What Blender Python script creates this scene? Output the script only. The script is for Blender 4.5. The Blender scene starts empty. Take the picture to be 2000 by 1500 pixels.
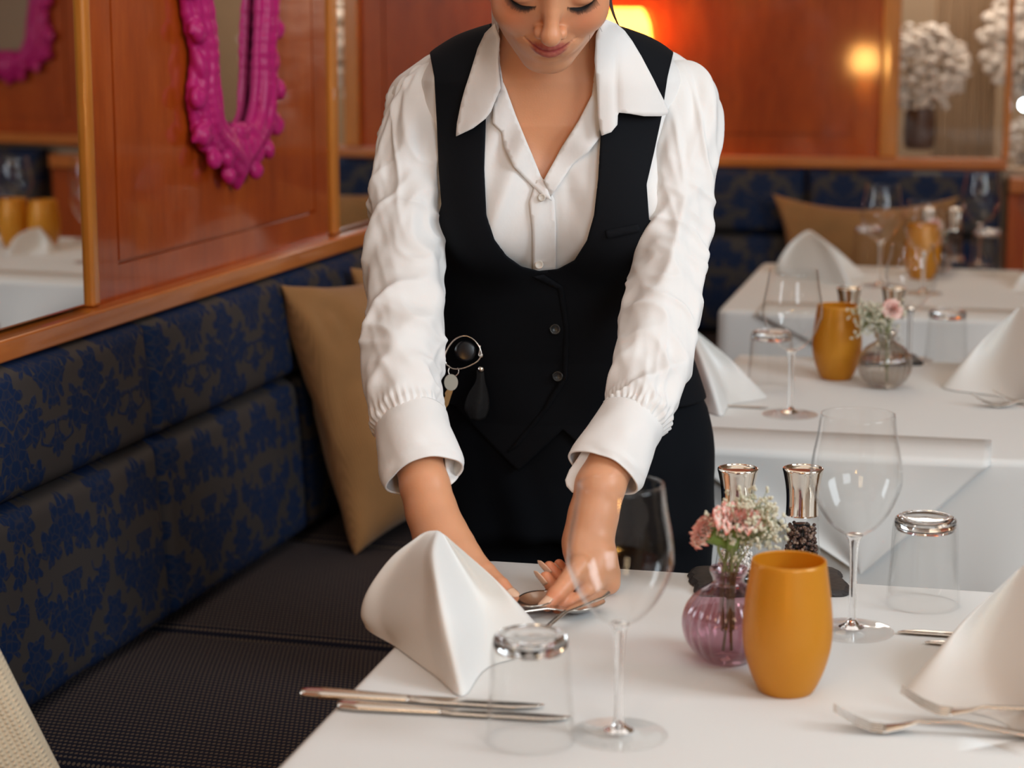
import bpy, bmesh, math, random
import numpy as np
from mathutils import Vector, Matrix
from mathutils.geometry import delaunay_2d_cdt
random.seed(7); rng = np.random.default_rng(7)
SC = bpy.context.scene
COL = SC.collection
# ---------------------------------------------------------------- camera
F = 4100.0; PITCH = math.atan(755/4100); CH = 1.376; TZ = 0.75
c_, s_ = math.cos(PITCH), math.sin(PITCH)
CAM0 = np.array([0, 0, CH])
cam = bpy.data.cameras.new('camera'); co = bpy.data.objects.new('camera', cam); COL.objects.link(co)
co.location = (0, 0, CH); co.rotation_euler = (math.pi/2-PITCH, 0, 0)
cam.sensor_width = 36; cam.lens = 36*F/2000; cam.clip_start = .05; cam.clip_end = 50
cam.dof.use_dof = True; cam.dof.focus_distance = 2.36; cam.dof.aperture_fstop = 4.8
SC.camera = co
SC.view_settings.view_transform = 'Standard'; SC.view_settings.look = 'None'
SC.view_settings.gamma = 1; SC.view_settings.use_curve_mapping = False
SC.view_settings.exposure = -0.03
SC.cycles.use_denoising = True; SC.cycles.caustics_reflective = False
SC.cycles.max_bounces = 14; SC.cycles.transparent_max_bounces = 24; SC.cycles.transmission_bounces = 12
# ---------------------------------------------------------------- world and large lights
w = bpy.data.worlds.new('world'); SC.world = w; w.use_nodes = True
w.node_tree.nodes['Background'].inputs[0].default_value = (.80, .84, .90, 1)
w.node_tree.nodes['Background'].inputs[1].default_value = .25

def area(name, loc, target, sx, sy, power, col):
    l = bpy.data.lights.new(name, 'AREA'); l.shape = 'RECTANGLE'; l.size = sx; l.size_y = sy
    l.energy = power; l.color = col
    o = bpy.data.objects.new(name, l); COL.objects.link(o); o.location = loc
    o.rotation_euler = (Vector(target)-Vector(loc)).to_track_quat('-Z', 'Y').to_euler(); return o
def point(name, loc, power, col, r=.05):
    l = bpy.data.lights.new(name, 'POINT'); l.energy = power; l.color = col; l.shadow_soft_size = r
    o = bpy.data.objects.new(name, l); COL.objects.link(o); o.location = loc; return o
area('window_light', (2.45, .9, 2.2), (.1, 2.4, .85), 1.1, 1.1, 46, (.82, .925, 1.0))
area('window_light', (1.35, -1.5, 2.15), (.1, 2.4, .9), 1.3, 1.1, 39, (.82, .925, 1.0))
area('warm_fill_light', (-.75, -.6, 2.2), (.1, 2.4, .9), .6, .6, 9, (1.0, .74, .46))  # added warm fill from the left, no lamp stands there
area('ceiling_fill', (.3, 1.9, 2.55), (.3, 2.1, 0), 2.0, 2.6, 13, (1.0, .97, .93))  # soft overhead fill, added without any ceiling lamp
area('ceiling_fill', (-.1, 4.6, 2.55), (-.1, 4.6, 0), 1.6, 1.6, 14, (1.0, .80, .58))  # warmer overhead fill, likewise added, above the far tables

# ---------------------------------------------------------------- pixel helpers (photo pixels to places)
def ray(x, y):
    a = (x-1000)/F; b = (750-y)/F
    return np.array([a, c_+b*s_, -s_+b*c_])
def D(x, y, Z): return CAM0+Z*ray(x, y)
def P(x, y, z=TZ):
    r = ray(x, y); return CAM0+(z-CH)/r[2]*r
def proj(Q):
    q = np.atleast_2d(Q)-CAM0; Z = q[:, 1]*c_-q[:, 2]*s_
    return np.stack([1000+F*q[:, 0]/Z, 750-F*(q[:, 1]*s_+q[:, 2]*c_)/Z], 1), Z

# ---------------------------------------------------------------- tagging and mesh helpers
def link(o, parent=None):
    COL.objects.link(o)
    if parent is not None: o.parent = parent
    return o
def tag(o, label, cat, group=None):
    o['label'] = label; o['category'] = cat
    if group: o['group'] = group
    return o
def thing(name, label, cat, loc=(0, 0, 0), rz=0, group=None, scale=None):
    o = bpy.data.objects.new(name, None); o.empty_display_size = .05; COL.objects.link(o)
    o.location = loc; o.rotation_euler = (0, 0, rz)
    if scale: o.scale = scale
    return tag(o, label, cat, group)
def mesh(name, V, Fc, mat=None, parent=None, smooth=True, attr=None):
    me = bpy.data.meshes.new(name)
    me.from_pydata([tuple(map(float, v)) for v in V], [], [tuple(int(i) for i in f) for f in Fc]); me.update()
    if smooth: me.shade_smooth()
    if mat: me.materials.append(mat)
    if attr is not None:
        for k, a in attr.items():
            at = me.color_attributes.new(k, 'FLOAT_COLOR', 'POINT'); at.data.foreach_set('color', np.asarray(a, dtype=np.float32).ravel())
    return link(bpy.data.objects.new(name, me), parent)
def struct(o): o['kind'] = 'structure'; return o
class MB:
    def __init__(s): s.V = []; s.F = []; s.n = 0
    def add(s, V, Fc):
        s.V += [tuple(map(float, v)) for v in V]; s.F += [tuple(int(i)+s.n for i in f) for f in Fc]; s.n = len(s.V); return s
    def box(s, a, b):
        x0, y0, z0 = a; x1, y1, z1 = b
        return s.add([(x0,y0,z0),(x1,y0,z0),(x1,y1,z0),(x0,y1,z0),(x0,y0,z1),(x1,y0,z1),(x1,y1,z1),(x0,y1,z1)],
                     [(3,2,1,0),(4,5,6,7),(0,1,5,4),(1,2,6,5),(2,3,7,6),(3,0,4,7)])
    def out(s, name, mat=None, parent=None, smooth=True, bevel=0, seg=3):
        o = mesh(name, s.V, s.F, mat, parent, smooth)
        if bevel:
            m = o.modifiers.new('bevel', 'BEVEL'); m.width = bevel; m.segments = seg; m.limit_method = 'ANGLE'
            m.harden_normals = False
            o.data.shade_smooth()
            wn = o.modifiers.new('wn', 'WEIGHTED_NORMAL'); wn.keep_sharp = False
        return o
def grid(R, close_u=False, cap=False, flip=False):
    """R: (rows, cols, 3) -> verts, faces; close_u closes the columns."""
    R = np.asarray(R, float); n, m = R.shape[:2]; V = R.reshape(-1, 3); Fc = []
    for i in range(n-1):
        for j in range(m if close_u else m-1):
            k = (j+1) % m; q = (i*m+j, i*m+k, (i+1)*m+k, (i+1)*m+j); Fc.append(q[::-1] if flip else q)
    if cap:
        V = np.vstack([V, R[0].mean(0), R[-1].mean(0)]); a, b = n*m, n*m+1
        for j in range(m):
            k = (j+1) % m
            f1, f2 = (a, k, j), (b, (n-1)*m+j, (n-1)*m+k)
            Fc += [f1[::-1], f2[::-1]] if flip else [f1, f2]
    return V, Fc
def lathe(prof, n=64, rad=None):
    prof = np.array(prof, float); th = np.linspace(0, 2*math.pi, n, endpoint=False)
    R = np.zeros((len(prof), n, 3))
    for i, (r, z) in enumerate(prof):
        rr = r*np.ones(n) if rad is None else r*rad(th, i)
        R[i, :, 0] = rr*np.cos(th); R[i, :, 1] = rr*np.sin(th); R[i, :, 2] = z
    return grid(R, close_u=True)
def catmull(pts, n):
    pts = np.array(pts, float); k = len(pts)
    P_ = np.vstack([2*pts[0]-pts[1], pts, 2*pts[-1]-pts[-2]]); t = np.linspace(0, k-1-1e-9, n); i = t.astype(int); f = (t-i)[:, None]
    a, b, c, d = P_[i], P_[i+1], P_[i+2], P_[i+3]
    return .5*((2*b)+(-a+c)*f+(2*a-5*b+4*c-d)*f**2+(-a+3*b-3*c+d)*f**3)
def surf(G, nu, nv, closed=False):
    """bicubic through a control net G (rows, cols, 3)."""
    G = np.array(G, float)
    if closed: G = np.concatenate([G[:, -2:], G, G[:, :3]], 1)
    A = np.stack([catmull(G[:, j], nu) for j in range(G.shape[1])], 1)
    m = G.shape[1]
    if not closed: return np.stack([catmull(A[i], nv) for i in range(nu)])
    out = []
    k = m-5
    for i in range(nu):
        c = catmull(A[i], (m-1)*12+1); out.append(c[24:24+k*12])
    return np.stack(out)
def frames(C):
    C = np.asarray(C, float); T = np.gradient(C, axis=0); T /= np.linalg.norm(T, axis=1)[:, None]+1e-12
    up = np.array([0, -1, .2]) if abs(T[0, 1]) < .8 else np.array([1., 0, 0])
    N = []; u = up
    for t in T:
        u = u-t*np.dot(u, t); u /= np.linalg.norm(u)+1e-12; N.append(u)
    N = np.array(N); B = np.cross(T, N); return T, N, B
def tube(C, r, n=10, cap=True, flat=1.0):
    C = np.asarray(C, float); r = np.broadcast_to(np.asarray(r, float), (len(C),))
    T, N, B = frames(C); th = np.linspace(0, 2*math.pi, n, endpoint=False)
    R = C[:, None]+r[:, None, None]*(N[:, None]*np.cos(th)[None, :, None]*flat+B[:, None]*np.sin(th)[None, :, None])
    return grid(R, close_u=True, cap=cap, flip=True)
def sphere(c, r, nu=10, nv=14, sc=(1, 1, 1)):
    ph = np.linspace(0, math.pi, nu+1)[:, None]; th = np.linspace(0, 2*math.pi, nv, endpoint=False)[None]
    R = np.stack([np.sin(ph)*np.cos(th), np.sin(ph)*np.sin(th), np.cos(ph)+0*th], -1)*r*np.array(sc)+np.array(c)
    return grid(R, close_u=True, flip=True)
def dup(root, loc, rz, label=None, group=None, scale=None):
    r = root.copy(); COL.objects.link(r); r.location = loc; r.rotation_euler = (0, 0, rz)
    if label: r['label'] = label
    if group: r['group'] = group
    if scale: r.scale = scale
    for ch in list(root.children):
        c = ch.copy(); COL.objects.link(c); c.parent = r
        for g in ch.children:
            d = g.copy(); COL.objects.link(d); d.parent = c
    return r
def hashn(i, j, k):
    n = (i*374761393+j*668265263+k*2147483647+1274126177) & 0xffffffff
    n = ((n ^ (n >> 13))*1274126177) & 0xffffffff
    return ((n ^ (n >> 16)) & 0xffff)/65535.0
def noise(Q):
    Q = np.asarray(Q, float); i = np.floor(Q).astype(np.int64); f = Q-i; f = f*f*(3-2*f); r = 0
    for dx in (0, 1):
        for dy in (0, 1):
            for dz in (0, 1):
                wt = (f[..., 0] if dx else 1-f[..., 0])*(f[..., 1] if dy else 1-f[..., 1])*(f[..., 2] if dz else 1-f[..., 2])
                r = r+wt*hashn(i[..., 0]+dx, i[..., 1]+dy, i[..., 2]+dz)
    return r
def ss(a, b, x): t = np.clip((x-a)/(b-a), 0, 1); return t*t*(3-2*t)

# ---------------------------------------------------------------- materials
def new_mat(name):
    m = bpy.data.materials.new(name); m.use_nodes = True; nt = m.node_tree
    return m, nt, nt.nodes['Principled BSDF']
def N(nt, t, **kw):
    n = nt.nodes.new(t)
    for k, v in kw.items():
        if k in n.inputs.keys(): n.inputs[k].default_value = v
        else: setattr(n, k, v)
    return n
def mat(name, col, rough=.5, metal=0, coat=0, spec=.5, trans=0, ior=1.45, sheen=0, sss=0, bump=None):
    m, nt, b = new_mat(name); I = b.inputs
    I['Base Color'].default_value = (*col, 1); I['Roughness'].default_value = rough; I['Metallic'].default_value = metal
    I['Coat Weight'].default_value = coat; I['Coat Roughness'].default_value = .08; I['Specular IOR Level'].default_value = spec
    I['Transmission Weight'].default_value = trans; I['IOR'].default_value = ior; I['Sheen Weight'].default_value = sheen
    if sss: I['Subsurface Weight'].default_value = sss; I['Subsurface Radius'].default_value = (.012, .005, .003); I['Subsurface Scale'].default_value = 1
    if bump:
        sc, st = bump[:2]; tx = N(nt, 'ShaderNodeTexCoord'); mp = N(nt, 'ShaderNodeMapping')
        if len(bump) > 2: mp.inputs['Scale'].default_value = bump[2]
        no = N(nt, 'ShaderNodeTexNoise', Scale=sc, Detail=4.0); bp = N(nt, 'ShaderNodeBump', Strength=st, Distance=.002)
        nt.links.new(tx.outputs['Object'], mp.inputs[0]); nt.links.new(mp.outputs[0], no.inputs['Vector']); nt.links.new(no.outputs[0], bp.inputs['Height']); nt.links.new(bp.outputs[0], I['Normal'])
    return m
def ramp(nt, stops):
    r = nt.nodes.new('ShaderNodeValToRGB'); e = r.color_ramp.elements
    while len(e) < len(stops): e.new(.5)
    for q, (p, c) in zip(e, stops): q.position = p; q.color = (*c, 1)
    return r
def mathn(nt, op, a, b=None, c=None):
    n = nt.nodes.new('ShaderNodeMath'); n.operation = op
    for k, v in enumerate((a, b, c)):
        if v is None: continue
        if hasattr(v, 'links'): nt.links.new(v, n.inputs[k])
        else: n.inputs[k].default_value = v
    return n.outputs[0]
def wood(name, c1, c2, c3, scale=(1, 1, 1), rough=.22, coat=.6, spec=.5):
    m, nt, b = new_mat(name); tx = N(nt, 'ShaderNodeTexCoord'); mp = N(nt, 'ShaderNodeMapping'); mp.inputs['Scale'].default_value = scale
    nt.links.new(tx.outputs['Object'], mp.inputs[0])
    n1 = N(nt, 'ShaderNodeTexNoise', Scale=3.0, Detail=6.0, Roughness=.6, Distortion=.6); n2 = N(nt, 'ShaderNodeTexNoise', Scale=26.0, Detail=5.0, Roughness=.7)
    nt.links.new(mp.outputs[0], n1.inputs['Vector']); nt.links.new(mp.outputs[0], n2.inputs['Vector'])
    v = mathn(nt, 'ADD', mathn(nt, 'MULTIPLY', n1.outputs[0], .65), mathn(nt, 'MULTIPLY', n2.outputs[0], .35))
    r = ramp(nt, [(.32, c1), (.5, c2), (.68, c3)]); nt.links.new(v, r.inputs[0]); nt.links.new(r.outputs[0], b.inputs['Base Color'])
    b.inputs['Roughness'].default_value = rough; b.inputs['Coat Weight'].default_value = coat; b.inputs['Coat Roughness'].default_value = .055; b.inputs['Specular IOR Level'].default_value = spec
    return m
M = {}
M['panel'] = wood('mahogany_panel', (.27, .036, .003), (.40, .064, .006), (.52, .105, .011), (3.0, 3.0, .5), .36, .85, spec=.22)
M['rail'] = wood('cherry_rail', (.40, .10, .014), (.52, .145, .022), (.64, .20, .035), (.5, 3, 3), .3, .7)
M['post'] = wood('cherry_post', (.46, .14, .02), (.60, .20, .03), (.70, .27, .045), (3, 3, .5), .25, .8)
M['floor'] = wood('oak_floor', (.10, .05, .02), (.15, .08, .035), (.20, .11, .05), (1, 5, 1), .4, .2)
M['cream'] = mat('cream_plaster', (.48, .36, .25), .8)
M['ceil'] = mat('ceiling_paint', (.60, .52, .42), .8)
M['mirror'] = mat('silvered_glass', (.86, .86, .86), .015, metal=1)
M['cloth'] = mat('white_linen', (.80, .80, .785), .75, spec=.25, sheen=.15, bump=(3.5, .25))
M['napkin'] = mat('napkin_linen', (.84, .84, .825), .8, spec=.2, sheen=.2, bump=(900, .06))
M['shirt'] = mat('white_cotton', (.84, .83, .82), .68, spec=.25, sheen=.15, bump=(55, .3, (1, 1, .7)))
M['vest'] = mat('black_wool', (.0065, .0075, .010), .8, spec=.12, sheen=.0, bump=(1500, .1))
M['trouser'] = mat('black_twill', (.0055, .0068, .0095), .85, spec=.12, sheen=.0, bump=(14, .5))
M['hair'] = mat('dark_brown_hair', (.035, .016, .008), .4, spec=.5)
M['lash'] = mat('eyelash', (.006, .004, .004), .6)
M['nail'] = mat('nail_polish', (.80, .50, .34), .25, coat=.4)
M['chrome'] = mat('chrome', (.80, .74, .66), .05, metal=1)
M['steel'] = mat('steel', (.66, .60, .54), .17, metal=1)
M['slate'] = mat('slate', (.030, .027, .027), .55, bump=(60, 1.0))
M['magenta'] = mat('magenta_lacquer', (.50, .016, .165), .38, spec=.4)
M['glass'] = mat('solid_glass', (1, 1, 1), 0, trans=1, ior=1.47)
M['black'] = mat('black_plastic', (.008, .008, .01), .22)
M['leather'] = mat('black_leather', (.006, .006, .007), .6, spec=.25, bump=(200, .3))
M['brass'] = mat('brass', (.70, .42, .18), .25, metal=1)
M['keyhead'] = mat('key_nickel', (.62, .58, .48), .35, metal=.6)
M['button'] = mat('dark_button', (.008, .008, .008), .3)
M['pearl'] = mat('pearl_button', (.62, .58, .52), .3)
M['tan'] = None
def tinted_thin(name, tint, f0=.04, rough=0.0, power=4.2):
    m, nt, b = new_mat(name); nt.nodes.remove(b); o = nt.nodes['Material Output']
    t = N(nt, 'ShaderNodeBsdfTransparent'); t.inputs[0].default_value = (*tint, 1)
    g = N(nt, 'ShaderNodeBsdfGlossy'); g.inputs['Roughness'].default_value = rough; g.inputs['Color'].default_value = (.95, .95, .95, 1)
    lw = N(nt, 'ShaderNodeLayerWeight', Blend=.5); mx = N(nt, 'ShaderNodeMixShader')
    v = mathn(nt, 'ADD', mathn(nt, 'MULTIPLY', mathn(nt, 'POWER', lw.outputs['Facing'], power), .92), f0)
    nt.links.new(v, mx.inputs[0]); nt.links.new(t.outputs[0], mx.inputs[1]); nt.links.new(g.outputs[0], mx.inputs[2]); nt.links.new(mx.outputs[0], o.inputs[0])
    return m
M['thin'] = tinted_thin('thin_glass', (.990, .990, .988), .016, 0, 5.4)
M['pink'] = tinted_thin('plum_tinted_glass', (.81, .67, .71), .05, .01, 3)
M['smoke'] = tinted_thin('smoke_tinted_glass', (.86, .83, .80), .06, .02, 3)
M['water'] = tinted_thin('water_surface', (.97, .96, .96), .05, .0, 3)
def amber_mat():
    m, nt, b = new_mat('amber_frosted_glass'); o = nt.nodes['Material Output']
    b.inputs['Base Color'].default_value = (.74, .355, .024, 1); b.inputs['Roughness'].default_value = .34; b.inputs['Coat Weight'].default_value = .25; b.inputs['Coat Roughness'].default_value = .25
    b.inputs['Metallic'].default_value = .12
    t = N(nt, 'ShaderNodeBsdfTranslucent'); t.inputs[0].default_value = (.95, .50, .05, 1); mx = N(nt, 'ShaderNodeMixShader'); mx.inputs[0].default_value = .42
    nt.links.new(b.outputs[0], mx.inputs[1]); nt.links.new(t.outputs[0], mx.inputs[2]); nt.links.new(mx.outputs[0], o.inputs[0]); return m
M['amber'] = amber_mat()
def skin_mat():
    m, nt, b = new_mat('skin'); a = N(nt, 'ShaderNodeAttribute', attribute_name='tint')
    nt.links.new(a.outputs['Color'], b.inputs['Base Color']); b.inputs['Roughness'].default_value = .42; b.inputs['Specular IOR Level'].default_value = .5
    b.inputs['Subsurface Weight'].default_value = .25; b.inputs['Subsurface Radius'].default_value = (.010, .004, .002); b.inputs['Subsurface Scale'].default_value = 1
    tx = N(nt, 'ShaderNodeTexCoord'); no = N(nt, 'ShaderNodeTexNoise', Scale=500.0, Detail=3.0); bp = N(nt, 'ShaderNodeBump', Strength=.12, Distance=.001)
    nt.links.new(tx.outputs['Object'], no.inputs['Vector']); nt.links.new(no.outputs[0], bp.inputs['Height']); nt.links.new(bp.outputs[0], b.inputs['Normal'])
    return m
M['skin'] = skin_mat()
def vcol_mat(name, rough=.6, sss=.0):
    m, nt, b = new_mat(name); a = N(nt, 'ShaderNodeAttribute', attribute_name='tint'); nt.links.new(a.outputs['Color'], b.inputs['Base Color']); b.inputs['Roughness'].default_value = rough
    b.inputs['Subsurface Weight'].default_value = sss; return m
M['petal'] = vcol_mat('petals', .7)
def pillow_mat(name, col, sc=420, st=.5):
    m, nt, b = new_mat(name); tx = N(nt, 'ShaderNodeTexCoord'); b.inputs['Roughness'].default_value = .9; b.inputs['Specular IOR Level'].default_value = .1; b.inputs['Sheen Weight'].default_value = .2
    wv = N(nt, 'ShaderNodeTexWave', Scale=sc*.25, Distortion=.6); wv.bands_direction = 'X'; w2 = N(nt, 'ShaderNodeTexWave', Scale=sc*.25, Distortion=.6); w2.bands_direction = 'Z'
    nt.links.new(tx.outputs['Object'], wv.inputs['Vector']); nt.links.new(tx.outputs['Object'], w2.inputs['Vector'])
    h = mathn(nt, 'MULTIPLY', wv.outputs['Fac'], w2.outputs['Fac']); bp = N(nt, 'ShaderNodeBump', Strength=st, Distance=.002); nt.links.new(h, bp.inputs['Height']); nt.links.new(bp.outputs[0], b.inputs['Normal'])
    no = N(nt, 'ShaderNodeTexNoise', Scale=9.0, Detail=3.0); nt.links.new(tx.outputs['Object'], no.inputs['Vector'])
    c = np.array(col); v = mathn(nt, 'ADD', mathn(nt, 'MULTIPLY', no.outputs[0], .6), mathn(nt, 'MULTIPLY', h, .4))
    r = ramp(nt, [(.2, tuple(c*.72)), (.7, tuple(c*1.12))]); nt.links.new(v, r.inputs[0]); nt.links.new(r.outputs[0], b.inputs['Base Color']); return m
M['tan'] = pillow_mat('tan_weave', (.40, .205, .080), 420, .4)
M['knit'] = pillow_mat('cream_knit', (.66, .54, .38), 260, 1.0)
def damask():
    """dark blue velvet motif on a grey-brown ground, mirrored as woven damask is."""
    m, nt, b = new_mat('blue_damask'); tx = N(nt, 'ShaderNodeTexCoord'); sp = N(nt, 'ShaderNodeSeparateXYZ'); nt.links.new(tx.outputs['Object'], sp.inputs[0])
    W, Hh = .22, .34
    n0 = N(nt, 'ShaderNodeTexNoise', Scale=5.5, Detail=0.0)
    u = mathn(nt, 'ABSOLUTE', mathn(nt, 'SUBTRACT', mathn(nt, 'MODULO', mathn(nt, 'ADD', sp.outputs['X'], 20*W), W), W/2))
    v = mathn(nt, 'SUBTRACT', mathn(nt, 'MODULO', mathn(nt, 'ADD', sp.outputs['Z'], 10*Hh+.05), Hh), Hh/2)
    cb = N(nt, 'ShaderNodeCombineXYZ'); nt.links.new(u, cb.inputs[0]); nt.links.new(v, cb.inputs[1]); cb.inputs[2].default_value = .37
    no = N(nt, 'ShaderNodeTexNoise', Scale=34.0, Detail=1.5); nt.links.new(cb.outputs[0], no.inputs['Vector']); sn = N(nt, 'ShaderNodeSeparateColor'); nt.links.new(no.outputs['Color'], sn.inputs[0])
    ud = mathn(nt, 'ADD', u, mathn(nt, 'MULTIPLY', mathn(nt, 'SUBTRACT', sn.outputs[0], .5), .036)); vd = mathn(nt, 'ADD', v, mathn(nt, 'MULTIPLY', mathn(nt, 'SUBTRACT', sn.outputs[1], .5), .036))
    t = None
    def ros(cx, cy, R, k, ph=0., ring=None):
        du = mathn(nt, 'SUBTRACT', ud, cx); dv = mathn(nt, 'SUBTRACT', vd, cy); dist = mathn(nt, 'SQRT', mathn(nt, 'ADD', mathn(nt, 'MULTIPLY', du, du), mathn(nt, 'MULTIPLY', dv, dv)))
        if ring: return mathn(nt, 'SUBTRACT', ring, mathn(nt, 'ABSOLUTE', mathn(nt, 'SUBTRACT', dist, R)))
        an = mathn(nt, 'ARCTAN2', dv, du); lb = mathn(nt, 'MULTIPLY', mathn(nt, 'ABSOLUTE', mathn(nt, 'SINE', mathn(nt, 'MULTIPLY_ADD', an, k/2, ph))), R*.42)
        return mathn(nt, 'SUBTRACT', mathn(nt, 'ADD', lb, R*.68), dist)
    for a in [(0, .005, .050, 9), (0, .078, .036, 8, .8), (0, -.080, .042, 9), (.052, .040, .032, 7, .4), (.050, -.036, .027, 7), (.110, .100, .046, 10, .5), (.110, .165, .030, 7), (.110, -.108, .044, 9, .3), (.060, .122, .027, 7), (.064, -.126, .027, 6, .7), (.020, -.142, .024, 6), (.025, .145, .022, 6), (.110, .0, .020, 6)]:
        q = ros(a[0], a[1], a[2]*.93, *a[3:]); t = q if t is None else mathn(nt, 'MAXIMUM', t, q)
    for a in [(.086, .020, .016, 0, 0, .004), (.040, .168, .014, 0, 0, .004)]:
        t = mathn(nt, 'MAXIMUM', t, ros(*a))
    vo = N(nt, 'ShaderNodeTexVoronoi', Scale=75.0); vo.feature = 'DISTANCE_TO_EDGE'; nt.links.new(cb.outputs[0], vo.inputs['Vector'])
    f = mathn(nt, 'MULTIPLY', t, 420.0); cl = N(nt, 'ShaderNodeClamp'); nt.links.new(f, cl.inputs[0])
    ve = mathn(nt, 'MULTIPLY', mathn(nt, 'SUBTRACT', .11, vo.outputs['Distance']), 5.0); vc = N(nt, 'ShaderNodeClamp', Max=.5); nt.links.new(ve, vc.inputs[0])
    fac = mathn(nt, 'MULTIPLY', cl.outputs[0], mathn(nt, 'SUBTRACT', 1.0, vc.outputs[0]))
    mx = N(nt, 'ShaderNodeMix', data_type='RGBA'); mx.inputs[6].default_value = (.047, .041, .040, 1); mx.inputs[7].default_value = (.0035, .0165, .060, 1)
    nt.links.new(fac, mx.inputs[0]); nt.links.new(mx.outputs[2], b.inputs['Base Color'])
    rr = mathn(nt, 'ADD', mathn(nt, 'MULTIPLY', cl.outputs[0], .2), .6); nt.links.new(rr, b.inputs['Roughness']); b.inputs['Specular IOR Level'].default_value = .2
    b.inputs['Sheen Weight'].default_value = .0
    bp = N(nt, 'ShaderNodeBump', Strength=.35, Distance=.0012); nt.links.new(cl.outputs[0], bp.inputs['Height']); nt.links.new(bp.outputs[0], b.inputs['Normal'])
    return m
M['damask'] = damask()
def seat_mat():
    m, nt, b = new_mat('dotted_navy_weave'); tx = N(nt, 'ShaderNodeTexCoord'); sp = N(nt, 'ShaderNodeSeparateXYZ'); nt.links.new(tx.outputs['Object'], sp.inputs[0])
    k = 2*math.pi/.0098
    row = mathn(nt, 'SINE', mathn(nt, 'MULTIPLY', sp.outputs['X'], k))
    sx = mathn(nt, 'SINE', mathn(nt, 'ADD', mathn(nt, 'MULTIPLY', sp.outputs['Y'], k*1.5), mathn(nt, 'MULTIPLY', mathn(nt, 'FLOOR', mathn(nt, 'DIVIDE', sp.outputs['X'], .0098)), math.pi)))
    f = mathn(nt, 'ADD', mathn(nt, 'MULTIPLY', row, .6), mathn(nt, 'MULTIPLY', sx, .45)); f = mathn(nt, 'MULTIPLY', mathn(nt, 'SUBTRACT', f, .15), 2.4)
    cl = N(nt, 'ShaderNodeClamp'); nt.links.new(f, cl.inputs[0])
    mx = N(nt, 'ShaderNodeMix', data_type='RGBA'); mx.inputs[6].default_value = (.010, .011, .022, 1); mx.inputs[7].default_value = (.135, .100, .076, 1)
    nt.links.new(cl.outputs[0], mx.inputs[0]); nt.links.new(mx.outputs[2], b.inputs['Base Color']); b.inputs['Roughness'].default_value = .85; b.inputs['Specular IOR Level'].default_value = .15
    bp = N(nt, 'ShaderNodeBump', Strength=.4, Distance=.001); nt.links.new(cl.outputs[0], bp.inputs['Height']); nt.links.new(bp.outputs[0], b.inputs['Normal'])
    return m
M['seat'] = seat_mat()
def emis(name, col, st):
    m, nt, b = new_mat(name); b.inputs['Base Color'].default_value = (*col, 1); b.inputs['Emission Color'].default_value = (*col, 1); b.inputs['Emission Strength'].default_value = st; return m
def shade_mat():
    m, nt, b = new_mat('lit_lampshade'); o = nt.nodes['Material Output']; t = N(nt, 'ShaderNodeBsdfTranslucent'); t.inputs[0].default_value = (.46, .24, .085, 1)
    e = N(nt, 'ShaderNodeEmission'); e.inputs[0].default_value = (1, .56, .18, 1); e.inputs[1].default_value = .12; ad = N(nt, 'ShaderNodeAddShader')
    nt.links.new(t.outputs[0], ad.inputs[0]); nt.links.new(e.outputs[0], ad.inputs[1]); nt.links.new(ad.outputs[0], o.inputs[0]); return m
M['shade'] = shade_mat()
M['bulb'] = emis('lit_bulb', (.80, .95, 1.0), 14)
M['bulbw'] = emis('warm_lit_shade', (1.0, .50, .13), 70)

# ================================================================ THE ROOM
WA = math.radians(16.06); WR = math.pi/2-WA          # left wall runs along d, its local frame: x along, y into the wall
dW = np.array([math.sin(WA), math.cos(WA), 0]); nW = np.array([math.cos(WA), -math.sin(WA), 0])
def wl(x, y, z): return np.array([x*dW[0]-y*nW[0], x*dW[1]-y*nW[1], z])
def inW(o): o.rotation_euler = (0, 0, WR); return o
bA, bB = P(1410, 325.8, .92), P(1957, 333, .92); BR = math.atan2(bB[1]-bA[1], bB[0]-bA[0])
def inB(o): o.location = (bA[0], bA[1], 0); o.rotation_euler = (0, 0, BR); return o
def bw(x, y, z): return np.array([bA[0]+x*math.cos(BR)-y*math.sin(BR), bA[1]+x*math.sin(BR)+y*math.cos(BR), z])
struct(MB().box((-3, -3.5, -.1), (5, 9, 0)).out('floor', M['floor'], smooth=False))
struct(MB().box((-3, -3.5, 2.7), (5, 9, 2.8)).out('ceiling', M['ceil'], smooth=False))
wall_l = struct(inW(MB().box((-2.6, 1.395, 0), (6.2, 1.5, 2.7)).out('wall_left', M['cream'], smooth=False)))
struct(inW(MB().box((-2.6, -2.75, 0), (9, -2.6, 2.7)).out('wall_right', M['cream'], smooth=False)))
struct(inW(MB().box((-2.75, -2.75, 0), (-2.6, 1.6, 2.7)).out('wall_rear', M['cream'], smooth=False)))
def panel_mb(x0, x1, y, z0, z1, m=.075, gw=.006, gd=.006):
    """a flat veneer panel with an engraved rectangular groove."""
    b = MB(); xs = [x0, x0+m, x0+m+gw, x1-m-gw, x1-m, x1]; zs = [z0, z0+m, z0+m+gw, z1-m-gw, z1-m, z1]
    def g(i, j): return (1 <= i <= 3 and 1 <= j <= 3) and not (i == 2 and j == 2)
    for i in range(5):
        for j in range(5):
            yy = y+gd if g(i, j) else y
            b.box((xs[i], yy, zs[j]), (xs[i+1], y+.03, zs[j+1]))
    return b
inW(panel_mb(2.650, 3.551, 1.368, .935, 2.2, .064).out('wood_panel', M['panel'], wall_l, smooth=False)); wall_l.children[0].rotation_euler = (0, 0, 0)
inW(panel_mb(.5, 1.40, 1.368, .935, 2.2, .064).out('wood_panel', M['panel'], wall_l, smooth=False)); wall_l.children[1].rotation_euler = (0, 0, 0)
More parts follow.
